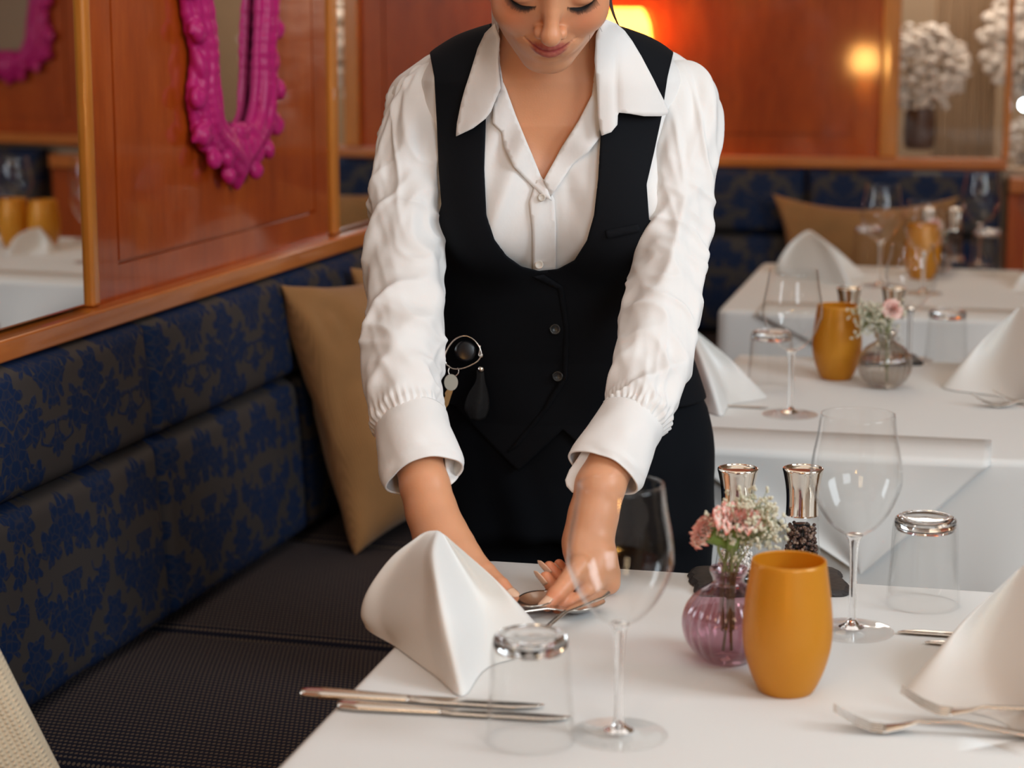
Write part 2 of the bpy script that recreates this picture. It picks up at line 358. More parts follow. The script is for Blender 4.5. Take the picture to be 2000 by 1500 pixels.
for k, (a, b) in enumerate([(1.44, 2.611), (3.60, 5.56)]):
    o = inW(MB().box((a, 1.370, .955), (b, 1.378, 2.2)).out('wall_mirror', M['mirror'], smooth=False))
    tag(o, ['large plain mirror pane left of the panel with the magenta frame', 'large plain mirror pane behind the person, right of the magenta frame panel'][k], 'mirror')
struct(inW(MB().box((.3, 1.342, .92), (5.60, 1.397, .950)).out('trim_1', M['rail'], bevel=.004)))
for k, (a, b) in enumerate([(2.611, 2.650), (3.551, 3.60), (1.40, 1.44), (5.56, 5.60)]):
    struct(inW(MB().box((a+.012, 1.361, .950), (b-.004, 1.397, 2.2)).out('trim_%d' % (k+2), M['post'], bevel=.006)))
struct(inW(MB().box((.3, 1.345, 2.2), (5.60, 1.397, 2.26)).out('trim_6', M['rail'], bevel=.004)))
# back wall: panelled part, then an opening with glass onto the next room
wall_b = struct(inB(MB().box((-.42, .06, 0), (3.4, .16, .92)).box((-.42, .06, .92), (.47, .16, 2.7)).box((.47, .06, 1.75), (3.4, .16, 2.7)).box((1.35, .06, .92), (3.4, .16, 1.75)).out('wall_back', M['cream'], smooth=False)))
def childB(o): o.parent = wall_b; o.location = (0, 0, 0); o.rotation_euler = (0, 0, 0); return o
childB(panel_mb(-.325, .421, .03, .935, 2.2, .07).out('wood_panel', M['panel'], smooth=False))
childB(panel_mb(1.36, 2.30, .03, .935, 2.2, .07).out('wood_panel', M['panel'], smooth=False))
struct(inB(MB().box((-.31, 0, .92), (.762, .06, .950)).out('trim_7', M['rail'], bevel=.004)))
struct(inB(MB().box((.421, .010, .950), (.471, .06, 2.2)).out('trim_8', M['post'], bevel=.006)))
struct(inB(MB().box((.750, .03, .950), (.768, .09, 1.75)).out('trim_9', M['post'], bevel=.004)))
struct(inB(MB().box((.768, -.03, .861), (1.47, .06, .902)).out('trim_10', M['rail'], bevel=.004)))
struct(inB(MB().box((.768, .0, .0), (1.48, .06, .861)).out('trim_11', M['panel'], bevel=.003)))
struct(inB(MB().box((1.31, .004, .902), (1.36, .06, 2.2)).out('trim_12', M['post'], bevel=.006)))
struct(inB(MB().box((.471, .045, .952), (.750, .05, 1.75)).out('window_1', M['thin'], smooth=False)))
struct(inB(MB().box((.768, .045, .904), (1.31, .05, 1.75)).out('window_2', M['thin'], smooth=False)))
# ================================================================ THE BENCHES
def pad(x0, x1, z0, z1, yf, t=.09, r=.022, puff=.010, nx=40, nz=24, tex=0):
    """an upholstered pad: rounded rim, gently domed front; yf(z) gives the front plane."""
    b = MB(); u = np.linspace(0, 1, nx); v = np.linspace(0, 1, nz)
    def ease(q, L): e = np.concatenate([[0, .12, .35, .65, 1]]); return q
    xs = x0+(x1-x0)*(.5-.5*np.cos(u*math.pi))*.35+(x1-x0)*u*.65; zs = z0+(z1-z0)*(.5-.5*np.cos(v*math.pi))*.35+(z1-z0)*v*.65
    X, Z = np.meshgrid(xs, zs); dx = np.minimum(X-x0, x1-X); dz = np.minimum(Z-z0, z1-Z)
    ex = np.sqrt(np.clip(1-(1-np.clip(dx/r, 0, 1))**2, 0, 1)); ez = np.sqrt(np.clip(1-(1-np.clip(dz/r, 0, 1))**2, 0, 1))
    dome = puff*np.sin(math.pi*(X-x0)/(x1-x0))**.5*np.sin(math.pi*(Z-z0)/(z1-z0))**.5
    wob = .003*noise(np.stack([X*9, Z*9, 0*X+x0*7], -1))
    Y = yf(Z)+r*(1-np.minimum(ex, ez))-dome-wob*np.minimum(ex, ez)
    V, Fc = grid(np.stack([X, Y, Z], -1)); b.add(V, Fc)
    rim = [(0, j) for j in range(nx)]+[(i, nx-1) for i in range(1, nz)]+[(nz-1, j) for j in range(nx-2, -1, -1)]+[(i, 0) for i in range(nz-2, 0, -1)]
    A = np.array([[X[i, j], Y[i, j], Z[i, j]] for i, j in rim]); B = A.copy(); B[:, 1] = A[:, 1].max()+t
    V, Fc = grid(np.stack([A, B]), close_u=True, flip=True); b.add(V, Fc); return b
yback = lambda z: 1.300+(z-.46)*.034/.46
def seat_top(x0, x1, y0, y1, z=.46, r=.03, sag=.012, nx=44, ny=30):
    u = np.linspace(0, 1, nx); v = np.linspace(0, 1, ny); w = lambda q: q*.5+.5*(.5-.5*np.cos(q*math.pi))
    X, Y = np.meshgrid(x0+(x1-x0)*w(u), y0+(y1-y0)*w(v))
    dx = np.minimum(X-x0, x1-X); dy = np.minimum(Y-y0, 9+0*Y)
    e = lambda d: np.sqrt(np.clip(1-(1-np.clip(d/r, 0, 1))**2, 0, 1))
    Z = z-r*(1-np.minimum(e(dx), e(dy)))+sag*(np.sin(math.pi*(X-x0)/(x1-x0)))**.6-.006*noise(np.stack([X*6, Y*6, 0*X+x0], -1))
    b = MB(); V, Fc = grid(np.stack([X, Y, Z], -1)); b.add(V, Fc)
    rim = [(0, j) for j in range(nx)]+[(i, nx-1) for i in range(1, ny)]+[(ny-1, j) for j in range(nx-2, -1, -1)]+[(i, 0) for i in range(ny-2, 0, -1)]
    A = np.array([[X[i, j], Y[i, j], Z[i, j]] for i, j in rim]); B = A.copy(); B[:, 2] = .34
    V, Fc = grid(np.stack([A, B]), close_u=True, flip=True); b.add(V, Fc); return b
seams = [1.09, 1.635, 2.18, 2.728, 3.272, 3.817, 4.362, 4.907, 5.45]
def bench(label, fr, seams, yb, ysf, ctx, zfix=0):
    t = thing('upholstered_bench', label, 'bench')
    for a, b in zip(seams[:-1], seams[1:]):
        g = .0035
        fr(pad(a+g, b-g, .475, .742, yb, t=.045).out('backrest_pad', M['damask'], t)); fr(pad(a+g, b-g, .747, .917, yb, r=.02, t=.045).out('backrest_pad', M['damask'], t))
        fr(seat_top(a+g*.5, b-g*.5, ysf, yb(.46)+.05).out('seat_cushion', M['seat'], t))
    fr(MB().box((seams[0], ysf+.03, .08), (seams[-1], yb(.46)+.05, .34)).out('plinth', M['panel'], t, smooth=False)); return t
bench('long bench in dark blue damask running along the left wall', inW, seams, yback, .80, 1.42)
bench('dark blue damask bench under the back wall rail behind the far tables', inB, [-.29, .23, .75], lambda z: -.085+(z-.46)*.09, -.56, 0)
bench('blue damask bench on the far side of the wooden end panel by the back wall', inB, [1.50, 2.1], lambda z: -.085+(z-.46)*.09, -.56, 0)

def cushion(c, ex, ey, w, h, t, name, mt, label, n=46, pinch=.11, lump=1.0):
    """c centre, ex/ey unit axes of the cushion's face, puffed both sides with pointed corners."""
    ex = np.array(ex)/np.linalg.norm(ex); ey = np.array(ey)-ex*np.dot(ex, ey); ey /= np.linalg.norm(ey); ez = np.cross(ex, ey)
    R_ = Matrix(np.stack([ex, ez, ey], 1).tolist()); u = np.linspace(-1, 1, n); U, V_ = np.meshgrid(np.sin(u*math.pi/2), np.sin(u*math.pi/2))
    X = U*(1-pinch*(1-V_**2)**1.0*np.abs(U)**3)*w/2; Y = V_*(1-pinch*(1-U**2)*np.abs(V_)**3)*h/2
    T = t/2*(np.clip(1-U**2, 0, 1)**.42*np.clip(1-V_**2, 0, 1)**.42)
    T = T*(1+.22*lump*(noise(np.stack([U*1.6, V_*1.6, 0*U+w*9], -1))-.5))+lump*.009*(np.abs(noise(np.stack([U*4, V_*3, 0*U+5], -1))-.5)*2-.5)*np.clip(T/.02, 0, 1)
    b = MB(); A, Fc = grid(np.stack([X, -T, Y], -1)); b.add(A, Fc); A, Fc = grid(np.stack([X, T, Y], -1), flip=True); b.add(A, Fc)
    o = b.out(name, mt); o.matrix_world = Matrix.Translation(tuple(c)) @ R_.to_4x4()
    m = o.modifiers.new('weld', 'WELD'); m.merge_threshold = .0004
    return tag(o, label, 'cushion')
# tan cushion leaning in the corner of bench and person
b0, b1 = P(690, 1085, .463), P(795, 1043, .463); e1 = (b1-b0)/np.linalg.norm(b1-b0); tl = D(560, 555, 3.50)
ey = tl-b0; L1 = np.linalg.norm(ey)
cushion((b0+tl)/2+e1*.215, e1, ey, .44, L1*1.0, .15, 'throw_pillow', M['tan'], 'tan woven throw pillow leaning on the left bench beside the standing person', lump=1.7)
q0 = b0+e1*.12+np.array([.02, .17, .0]); q1 = tl+e1*.13+np.array([.03, .15, .005])
cushion((q0+q1)/2+e1*.20, e1, q1-q0, .42, L1*.96, .13, 'throw_pillow', M['tan'], 'tan throw pillow mostly hidden behind the front one on the left bench')
# tan cushion on the far bench
k0, k1 = bw(.17, -.19, .465), bw(.17, -.10, .885)
cushion(bw(.39, -.17, .665), bw(1, .02, .0)-bw(0, 0, 0), k1-k0, .49, .40, .13, 'throw_pillow', M['tan'], 'tan throw pillow standing on the far bench behind the wine glasses', pinch=.20)
# cream knitted cushion at the very left edge
kc = P(5, 1500, .47)
cushion(np.array([-.634, 1.94, .60]), (.89, .15, .41), (-.41, .05, .91), .38, .38, .15, 'throw_pillow', M['knit'], 'cream knitted throw pillow cut off by the lower left corner', pinch=.03)

# ================================================================ THE TABLES
def cloth_table(o, ang, Lx, Ly, label_t, label_c, drop=.34, seedv=0, flap=None, z=TZ):
    """o: left far corner on the top; x runs right, y runs towards the camera."""
    ex = np.array([math.cos(ang), math.sin(ang), 0]); ey = np.array([math.sin(ang), -math.cos(ang), 0]); o = np.array(o, float)
    cen = o+ex*Lx/2+ey*Ly/2; rz = ang
    t = thing('dining_table', label_t, 'table', (cen[0], cen[1], 0), rz)
    MB().box((-Lx/2+.012, -Ly/2+.012, z-.035), (Lx/2-.012, Ly/2-.012, z-.006)).out('tabletop', M['rail'], t, bevel=.004)
    for sx in (-1, 1):
        for sy in (-1, 1):
            x, y = sx*(Lx/2-.06), sy*(Ly/2-.06); MB().box((x-.022, y-.022, 0), (x+.022, y+.022, z-.035)).out('leg', M['rail'], t, bevel=.003)
    # cloth: rounded-rectangle perimeter, top sheet, soft edge, waving skirt
    n = 360; per = []
    for k in range(n):
        a = 2*math.pi*k/n; ca, sa = math.cos(a), math.sin(a); m = max(abs(ca)/(Lx/2), abs(sa)/(Ly/2)); p = np.array([ca, sa])/m
        per.append(p)
    per = np.array(per); rc = .03
    d = np.minimum(Lx/2-np.abs(per[:, 0]), 9)+np.minimum(Ly/2-np.abs(per[:, 1]), 9)
    nrm = np.stack([np.where(Lx/2-np.abs(per[:, 0]) < 1e-6, np.sign(per[:, 0]), 0), np.where(Ly/2-np.abs(per[:, 1]) < 1e-6, np.sign(per[:, 1]), 0)], 1)
    nrm = np.stack([np.convolve(np.r_[nrm[-6:, i], nrm[:, i], nrm[:6, i]], np.ones(13)/13, 'valid') for i in (0, 1)], 1); nrm /= np.linalg.norm(nrm, axis=1)[:, None]+1e-9
    rows = []
    for q in (.0, .2, .4, .6, .75, .85, .92, .965, .985): rows.append((per*q, 0, 0))
    R = []
    for q in np.r_[np.linspace(0.001, .9, 18), .94, .97]:
        pp = per*q; zz = .0008*(noise(np.stack([pp[:, 0]*5+seedv, pp[:, 1]*5, 0*pp[:, 0]], -1))-.5); R.append(np.c_[pp, z+zz])
    for ph in np.linspace(0, math.pi/2, 7): R.append(np.c_[per*.985-nrm*.0+nrm*.010*math.sin(ph), np.full(n, z-.010*(1-math.cos(ph)))])
    th = np.arange(n)
    for dz in np.linspace(.02, drop, 14):
        f = ss(0, drop, dz); wob = (.016*np.sin(per[:, 0]*21+per[:, 1]*17+seedv)+.012*np.sin(per[:, 0]*43+seedv*2-per[:, 1]*31)+.010)*f
        corner = np.exp(-(np.hypot(np.abs(per[:, 0])-Lx/2, np.abs(per[:, 1])-Ly/2)/.07)**2)*.045*f
        R.append(np.c_[per*.985+nrm*(.010+wob+corner)[:, None], np.full(n, z-.010-dz)])
    V, Fc = grid(np.array(R), close_u=True, flip=True)
    V = np.asarray(V); V[:, 1] *= -1; Fc = [f[::-1] for f in Fc]
    cl = mesh('tablecloth', V, Fc, M['cloth']); cl.location = (cen[0], cen[1], 0); cl.rotation_euler = (0, 0, rz)
    sm = cl.modifiers.new('thick', 'SOLIDIFY'); sm.thickness = .0012; sm.offset = 1
    tag(cl, label_c, 'tablecloth')
    if flap:     # corner of a square overlay hanging over the front edge: a triangle in the table's x, drop
        x0, x1, xt, dp = flap; G = []
        for i in range(26):
            f = i/25; row = []
            for j in range(40):
                g = j/39; xa = x0+(xt-x0)*f; xb = x1+(xt-x1)*f; x = xa+(xb-xa)*g
                yy = -Ly/2+.001-(.020+.012*ss(0, 1, f)+.010*math.sin(g*9+seedv)*f*(1-f)*2+.006*math.sin(x*26+2)*f); row.append((x, yy, z-.004-dp*f+.0))
            G.append(row)
        top = [[(x, -Ly/2+.12, z+.0022) for (x, y, q) in G[0]], [(x, -Ly/2+.03, z+.0024) for (x, y, q) in G[0]], [(x, -Ly/2-.004, z+.0012) for (x, y, q) in G[0]]]
        V, Fc = grid(np.array(top+G)); f = mesh('overlay_corner', V, Fc, M['cloth'], cl)
        sm = f.modifiers.new('thick', 'SOLIDIFY'); sm.thickness = .0015; sm.offset = 0
    return t
A1 = math.radians(-13.3)
c1 = P(930, 1093); cloth_table(c1, A1, 1.15, .97, 'near dining table hidden under the white cloth, only in front of the person', 'white linen tablecloth on the near table with the purple vase', seedv=1)
c2f = P(1372, 868)           # near-left of table two
exA = np.array([math.cos(A1), math.sin(A1), 0]); eyA = np.array([math.sin(A1), -math.cos(A1), 0])
c2 = P(1330, 868)-eyA*.78+exA*(-.02)
cloth_table(c2, A1, 1.2, .78, 'second dining table behind the person, under white linen', 'white linen tablecloth on the second table, with hanging overlay corner behind the pepper mill', drop=.62, seedv=3, flap=(-.595, -.150, -.320, .162))
c3 = P(1403, 605)-eyA*.78
cloth_table(c3, A1, 1.2, .78, 'farthest dining table near the back bench', 'white linen tablecloth on the farthest table by the back bench', drop=.62, seedv=5, flap=(-.52, .0, -.20, .15))

# ================================================================ TABLEWARE
def wine_glass(label, px, py, z=TZ, H=.222, rb=.0455, rr=.0365, rf=.0415):
    q = P(px, py, z); t = thing('wine_glass', label, 'wine glass', tuple(q)); t.location.z = z+.0015
    zb = .098*H/.222
    pts = [(.0045, zb), (.012, zb+.003), (.024, zb+.012), (.036, zb+.029), (rb-.001, zb+.050), (rb, zb+.060), (rb-.0015, zb+.078), (rr+.003, H-.022), (rr, H)]
    o = catmull(pts, 44); inn = o.copy(); inn[:, 0] = np.maximum(inn[:, 0]-.0011, .0002); inn[:, 1] += .0010; inn[0] = (0.0002, zb+.0035); inn[-1, 1] = H
    mesh('bowl', *lathe(np.vstack([o, inn[::-1]]), 72), M['thin'], t)
    st = catmull([(.0002, zb+.0030), (.0085, zb+.0016), (.0060, zb-.004), (.0041, zb-.020), (.0036, zb-.050), (.0040, .018), (.0062, .009), (.012, .0052), (.0121, .0044), (.0002, .0040)], 60)
    mesh('stem', *lathe(st, 32), M['glass'], t)
    ft = catmull([(.0002, .0050), (.012, .0046), (.028, .0026), (rf-.001, .0016), (rf, .0009), (rf-.001, .0001), (.020, .0001), (.0002, .0004)], 50)
    mesh('foot', *lathe(ft, 72), M['thin'], t); return t
def tumbler(label, px, py, z=TZ, H=.095, rt=.0295, rm=.0385):
    """upside-down tumbler: the thick base on top, the rim on the cloth."""
    q = P(px, py, z); t = thing('water_tumbler', label, 'glass', tuple(q)); t.location.z = z+.0012
    o = catmull([(rm, 0), (rm-.0006, .012), (rm-.003, .045), (rt+.0045, H-.016), (rt+.0025, H-.004), (rt-.001, H-.0005), (rt-.006, H), (.0002, H-.001)], 50)
    inn = catmull([(rm-.0016, 0), (rm-.0022, .012), (rm-.0048, .045), (rt+.0022, H-.022), (rt-.003, H-.0165), (.0002, H-.015)], 40)
    mesh('wall', *lathe(np.vstack([o[:30], inn[:24][::-1]]), 72), M['thin'], t)
    base = np.vstack([inn[26:][::-1], o[32:]]); base = np.vstack([[(.0002, H-.0155)], [(rt-.004, H-.0155)], [(rt+.0015, H-.0125)], [(rt+.0022, H-.006)], [(rt-.0005, H-.001)], [(rt-.006, H)], [(rt-.010, H-.0016)], [(.0002, H-.0022)]])
    mesh('base', *lathe(catmull(base, 50), 72), M['glass'], t); return t
def candle_cup(label, px, py, z=TZ, H=.124, r=.0408):
    q = P(px, py, z); t = thing('tealight_holder', label, 'candle holder', tuple(q)); t.location.z = z+.001
    o = catmull([(.0002, .0), (.020, .0003), (.0255, .003), (.0335, .020), (.0393, .041), (r, .060), (.0395, .083), (.0365, .105), (.0338, H)], 50)
    inn = o.copy()[8:]; inn[:, 0] -= .0022; inn[:, 1] += .0015; inn[-1, 1] = H
    mesh('cup', *lathe(np.vstack([o, [(.0327, H+.0006)], inn[::-1], [(.0002, .006)]]), 80), M['amber'], t)
    mesh('tealight', *lathe([(.0002, .007), (.019, .007), (.019, .022), (.0175, .022), (.017, .0195), (.0002, .0195)], 40), M['cream'], t); return t
# --- flatware: lofted strips
def flat(xs, ws, ts, zs, ys=None, n=10):
    xs, ws, ts, zs = map(np.asarray, (xs, ws, ts, zs)); ys = np.zeros_like(xs) if ys is None else np.asarray(ys); th = np.linspace(0, 2*math.pi, n, endpoint=False)+math.pi/n
    R = np.stack([np.stack([np.full(n, x), y+w*np.cos(th)*1.05, z+t*np.sin(th)], -1) for x, w, t, z, y in zip(xs, ws, ts, zs, ys)]); return grid(R, close_u=True, cap=True)
def ip(n, x, *cols):
    X = np.linspace(x[0], x[-1], n); return [X]+[np.interp(X, x, c) for c in cols]
def knife_mesh():
    b = MB(); b.add(*flat(*ip(40, [0, .004, .02, .06, .095, .10], [.003, .0085, .0105, .0085, .0065, .006], [.002, .0036, .0042, .0036, .003, .0028], [.004]*6)))
    return b
def fork_mesh():
    b = MB(); x, w, t, z = ip(60, [0, .004, .02, .09, .125, .14, .155], [.002, .0075, .0088, .0030, .0030, .008, .0120], [.001, .0018, .002, .0016, .0014, .0012, .0011], [.003, .003, .003, .013, .011, .006, .003])
    b.add(*flat(x, w, t, z))
    for k in range(4):
        y0 = -.0092+k*.00613; x, w, t, z, y = ip(16, [.153, .165, .180, .198], [.0024, .0022, .0019, .0009], [.0011, .0011, .001, .0006], [.0034, .0040, .0095, .0200], [y0, y0, y0*.98, y0*.92]); b.add(*flat(x, w, t, z, y, 8))
    return b
def spoon_parts(t):
    b = MB(); x, w, t_, z = ip(50, [0, .004, .02, .09, .125, .137], [.002, .0075, .0088, .0030, .0032, .005], [.001, .0018, .002, .0016, .0014, .0012], [.003, .003, .003, .013, .012, .0095]); b.add(*flat(x, w, t_, z)); b.out('handle', M['steel'], t)
    n, m = 16, 36; R = []; th = np.linspace(0, 2*math.pi, m, endpoint=False)
    for i in range(n+1):
        q = i/n; R.append(np.stack([.165+.031*q*np.cos(th), .0205*q*np.sin(th)*(1-.12*np.cos(th)), .0015+.0085*q**2+.0015*q*np.cos(th)*0], -1))
    V, Fc = grid(np.array(R), close_u=True); o = mesh('bowl', V, Fc, M['steel'], t); o.modifiers.new('thick', 'SOLIDIFY').thickness = .0012; return t
def place2(t, a, b, z, tilt=0):
    """a thing whose length runs along local x from a to b (points on a plane)."""
    a, b = np.array(a), np.array(b); t.location = (a[0], a[1], z); t.rotation_euler = (0, -tilt, math.atan2(b[1]-a[1], b[0]-a[0])); return t
def table_knife(label, pa, pb, z=TZ, group=None, blade_w=.0085, s=None):
    t = thing('table_knife', label, 'knife', group=group); knife_mesh().out('handle', M['steel'], t)
    b = MB(); x, w, th, zz, y = ip(40, [.098, .11, .15, .195, .212, .218], [.006, blade_w, blade_w, blade_w*.95, blade_w*.55, .001], [.0026, .0014, .0011, .001, .0008, .0004], [.004]*6, [0, .001, .002, .002, .0045, .008]); b.add(*flat(x, w, th, zz, y)); b.out('blade', M['steel'], t)
    place2(t, P(*pa), P(*pb), z+.0008); t.scale = (np.linalg.norm(P(*pb)-P(*pa))/.218,)*3 if s is None else (s, s, s); return t
def table_fork(label, pa, pb, z=TZ, s=1.0, group=None):
    t = thing('table_fork', label, 'fork', group=group); fork_mesh().out('body', M['steel'], t); place2(t, P(*pa), P(*pb), z+.0012); t.scale = (s, s, s); return t
def slim(t):  # a thing whose only part is its body becomes that one mesh
    o = t.children[0]; o.parent = None; o.matrix_world = Matrix.LocRotScale(t.location, t.rotation_euler, t.scale)
    for k in ('label', 'category', 'group'):
        if k in t.keys(): o[k] = t[k]
    o.name = 'table_fork'; bpy.data.objects.remove(t); return o
# near table
wine_glass('empty wine glass at the bottom centre in front of the hand', 1208, 1438)
wine_glass('empty wine glass in front of the pepper mill on the near table', 1663, 1235)
tumbler('upturned water tumbler lowest in the picture, over the knife tips', 1036, 1448)
tumbler('upturned water tumbler on the near table beside the right wine glass', 1802, 1182)
candle_cup('large amber frosted tealight holder beside the purple vase', 1535, 1352)
table_knife('long table knife, upper of the pair beside the folded napkin', (585, 1361), (1060, 1392))
table_knife('table knife lying nearer the camera, its tip under the upturned tumbler', (658, 1385), (1112, 1415))
slim(table_fork('table fork at the lower right, tines nearest the amber holder', (2085, 1452), (1718, 1432)))
slim(table_fork('table fork at the lower right partly under the right napkin', (2215, 1452), (1845, 1416), z=TZ+.008))
table_knife('knife whose tip peeks out left of the right napkin, beside the tumbler', (2120, 1262), (1753, 1238))
table_knife('second knife tip just below the other, under the right napkin edge', (2150, 1285), (1806, 1258))
# mills and slate tray
def mill(label, px, py, fill, k=1.0):
    q = P(px, py, TZ+.008); t = thing('spice_mill', label, 'mill', tuple(q))
    mesh('cap', *lathe(catmull([(.0175, .083), (.0172, .086), (.0170, .100), (.0180, .116), (.0206, .131), (.0216, .1355), (.0212, .1375), (.0190, .138), (.0180, .1365), (.0140, .1352), (.0002, .1350)], 60), 56), M['chrome'], t)
    g = catmull([(.0180, .0830), (.0188, .079), (.0178, .074), (.0185, .055), (.0215, .030), (.0228, .020), (.0240, .018), (.0245, .012), (.0262, .0015), (.0250, 0), (.0002, .0005)], 50); mesh('glass_body', *lathe(g, 56), M['thin'], t)
    mesh('glass_base', *lathe(catmull([(.0002, .002), (.023, .002), (.0245, .004), (.0228, .014), (.0170, .017), (.0002, .017)], 30), 48), M['glass'], t)
    b = MB(); r = np.random.default_rng(int(px))
    if fill == 'pepper':
        for i in range(420):
            z = .019+.052*r.random(); R_ = np.interp(z, [.019, .03, .055, .075], [.0205, .0193, .0165, .0158])-.0022; a = r.random()*6.283; rr = R_*(1-.45*r.random()**2); b.add(*sphere((rr*math.cos(a), rr*math.sin(a), z), .0021, 4, 6))
        mesh('core', *lathe([(.0002, .019), (.010, .019), (.009, .072), (.0002, .072)], 16), M['black'], t)
        b.out('peppercorns', M['pepper'], t)['kind'] = 'stuff'
    else:
        for i in range(420):
            z = .019+.050*r.random(); R_ = np.interp(z, [.019, .03, .055, .075], [.0205, .0193, .0165, .0158])-.0022; a = r.random()*6.283; rr = R_*(1-.6*r.random()**2); b.add(*sphere((rr*math.cos(a), rr*math.sin(a), z), .0022, 3, 5))
        b.out('salt_crystals', M['salt'], t)['kind'] = 'stuff'
    t.scale = (1, 1, .93); return t
def pepm():
    m, nt, b = new_mat('peppercorn'); tx = N(nt, 'ShaderNodeTexCoord'); v = N(nt, 'ShaderNodeTexVoronoi', Scale=330.0); nt.links.new(tx.outputs['Object'], v.inputs['Vector'])
    r = ramp(nt, [(0, (.030, .012, .009)), (.6, (.10, .045, .032)), (1, (.30, .20, .14))]); sp = N(nt, 'ShaderNodeSeparateColor'); nt.links.new(v.outputs['Color'], sp.inputs[0]); nt.links.new(sp.outputs[0], r.inputs[0]); nt.links.new(r.outputs[0], b.inputs['Base Color']); return m
M['pepper'] = pepm(); M['salt'] = mat('salt', (.80, .76, .72), .5)
m1 = mill('salt mill with chrome cap behind the carnations', 1437, 1142, 'salt')
m2 = mill('pepper mill full of dark peppercorns on the slate tray', 1563, 1142, 'pepper')
def tray(ca, cb, label, dx=.0, wid=.105, z=TZ):
    a, b = P(*ca), P(*cb); c = (a+b)/2; L = np.linalg.norm(b-a)+.095; ang = math.atan2(b[1]-a[1], b[0]-a[0]); n = 180; pr = []
    for k in range(n):
        t = 2*math.pi*k/n; ct, st = math.cos(t), math.sin(t); q = 1/(abs(ct)**9+abs(st)**9)**(1/9); pr.append((ct*q*L/2, st*q*wid/2))
    pr = np.array(pr); R = []; r = .004*(noise(np.c_[pr*70, 0*pr[:, 0]])-.5)
    nr = pr/np.linalg.norm(pr, axis=1)[:, None]
    for off, zz in ((-.2, .0075), (-.010, .0078), (-.004, .0072), (.0, .0045), (.0015, .002), (-.001, 0), (-.2, 0)):
        if off == -.2: R.append(np.c_[pr*.02, np.full(n, zz)])
        else: R.append(np.c_[pr+nr*(off+r+.0025*(noise(np.c_[pr*200+zz*900, 0*pr[:, 0]])-.5))[:, None], np.full(n, zz)])
    V, Fc = grid(np.array(R), close_u=True); o = mesh('slate_tray', V, Fc, M['slate'], smooth=False); o.location = (c[0], c[1], z+.0005); o.rotation_euler = (0, 0, ang); return tag(o, label, 'tray')
tray((1437, 1142), (1563, 1142), 'dark rough slate tray under the two chrome mills')
# vase with flowers
def vase(label, px, py, mt, z=TZ, R=.042, H=.092, ribs=22):
    q = P(px, py, z); t = thing('bud_vase', label, 'vase', tuple(q)); t.location.z = z+.001
    pts = catmull([(.0002, .0005), (.018, .0005), (.026, .004), (.0375, .018), (R, .037), (.0395, .053), (.030, .067), (.019, .0745), (.0150, .078), (.0150, .082), (.0178, .0885), (.0182, H)], 60)
    inn = pts[6:].copy(); inn[:, 0] -= .0016; inn[:, 1] += .0006
    prof = np.vstack([pts, inn[::-1], [(.0002, .005)]])
    f = lambda th, i: 1+.050*np.abs(np.cos(th*ribs/2))*math.sin(math.pi*min(1, max(0, prof[i, 1]/.075)))
    mesh('glass_bulb', *lathe(prof, 176, f), mt, t)
    mesh('water', *lathe([(.0002, .0465), (.037, .0465)], 48), M['water'], t); return t
def carnation(c, r, dirv, seed, petals=46):
    """a frilled carnation: petals as curved fans, white with red rims."""
    g = np.random.default_rng(seed); d = np.array(dirv, float); d /= np.linalg.norm(d); e1 = np.cross(d, [0.3, .9, .1]); e1 /= np.linalg.norm(e1); e2 = np.cross(d, e1); V = []; Fc = []; C = []
    for k in range(petals):
        lay = k/petals; a = k*2.39996; rad = r*(.22+.80*lay); opn = .25+1.15*lay
        n, m = 7, 13; base = len(V)
        for i in range(n):
            s = i/(n-1)
            for j in range(m):
                w = (j/(m-1)-.5)*2; fr = .14*math.sin(w*9+k)*s**2+.08*g.normal()*s**3
                wid = .60*rad*s**.8*w; out = rad*math.sin(opn*s)+0; up = rad*(math.cos(opn*s*.9))*s*.75+r*.42*(1-lay)*s+fr*rad
                ax = e1*math.cos(a)+e2*math.sin(a); tx = -e1*math.sin(a)+e2*math.cos(a)
                p = c+ax*(out*(1-.15*w*w))+tx*wid*(1-.2*(1-s))+d*up; V.append(p)
                red = ss(.84, 1.02, s+.09*math.sin(w*14+k*2)); base_c = np.array([.92, .80, .73]); rc = np.array([.80, .13, .08]); C.append(np.r_[base_c*(1-red)+rc*red, 1])
        for i in range(n-1):
            for j in range(m-1): q = base+i*m+j; Fc.append((q, q+1, q+m+1, q+m))
    return V, Fc, C
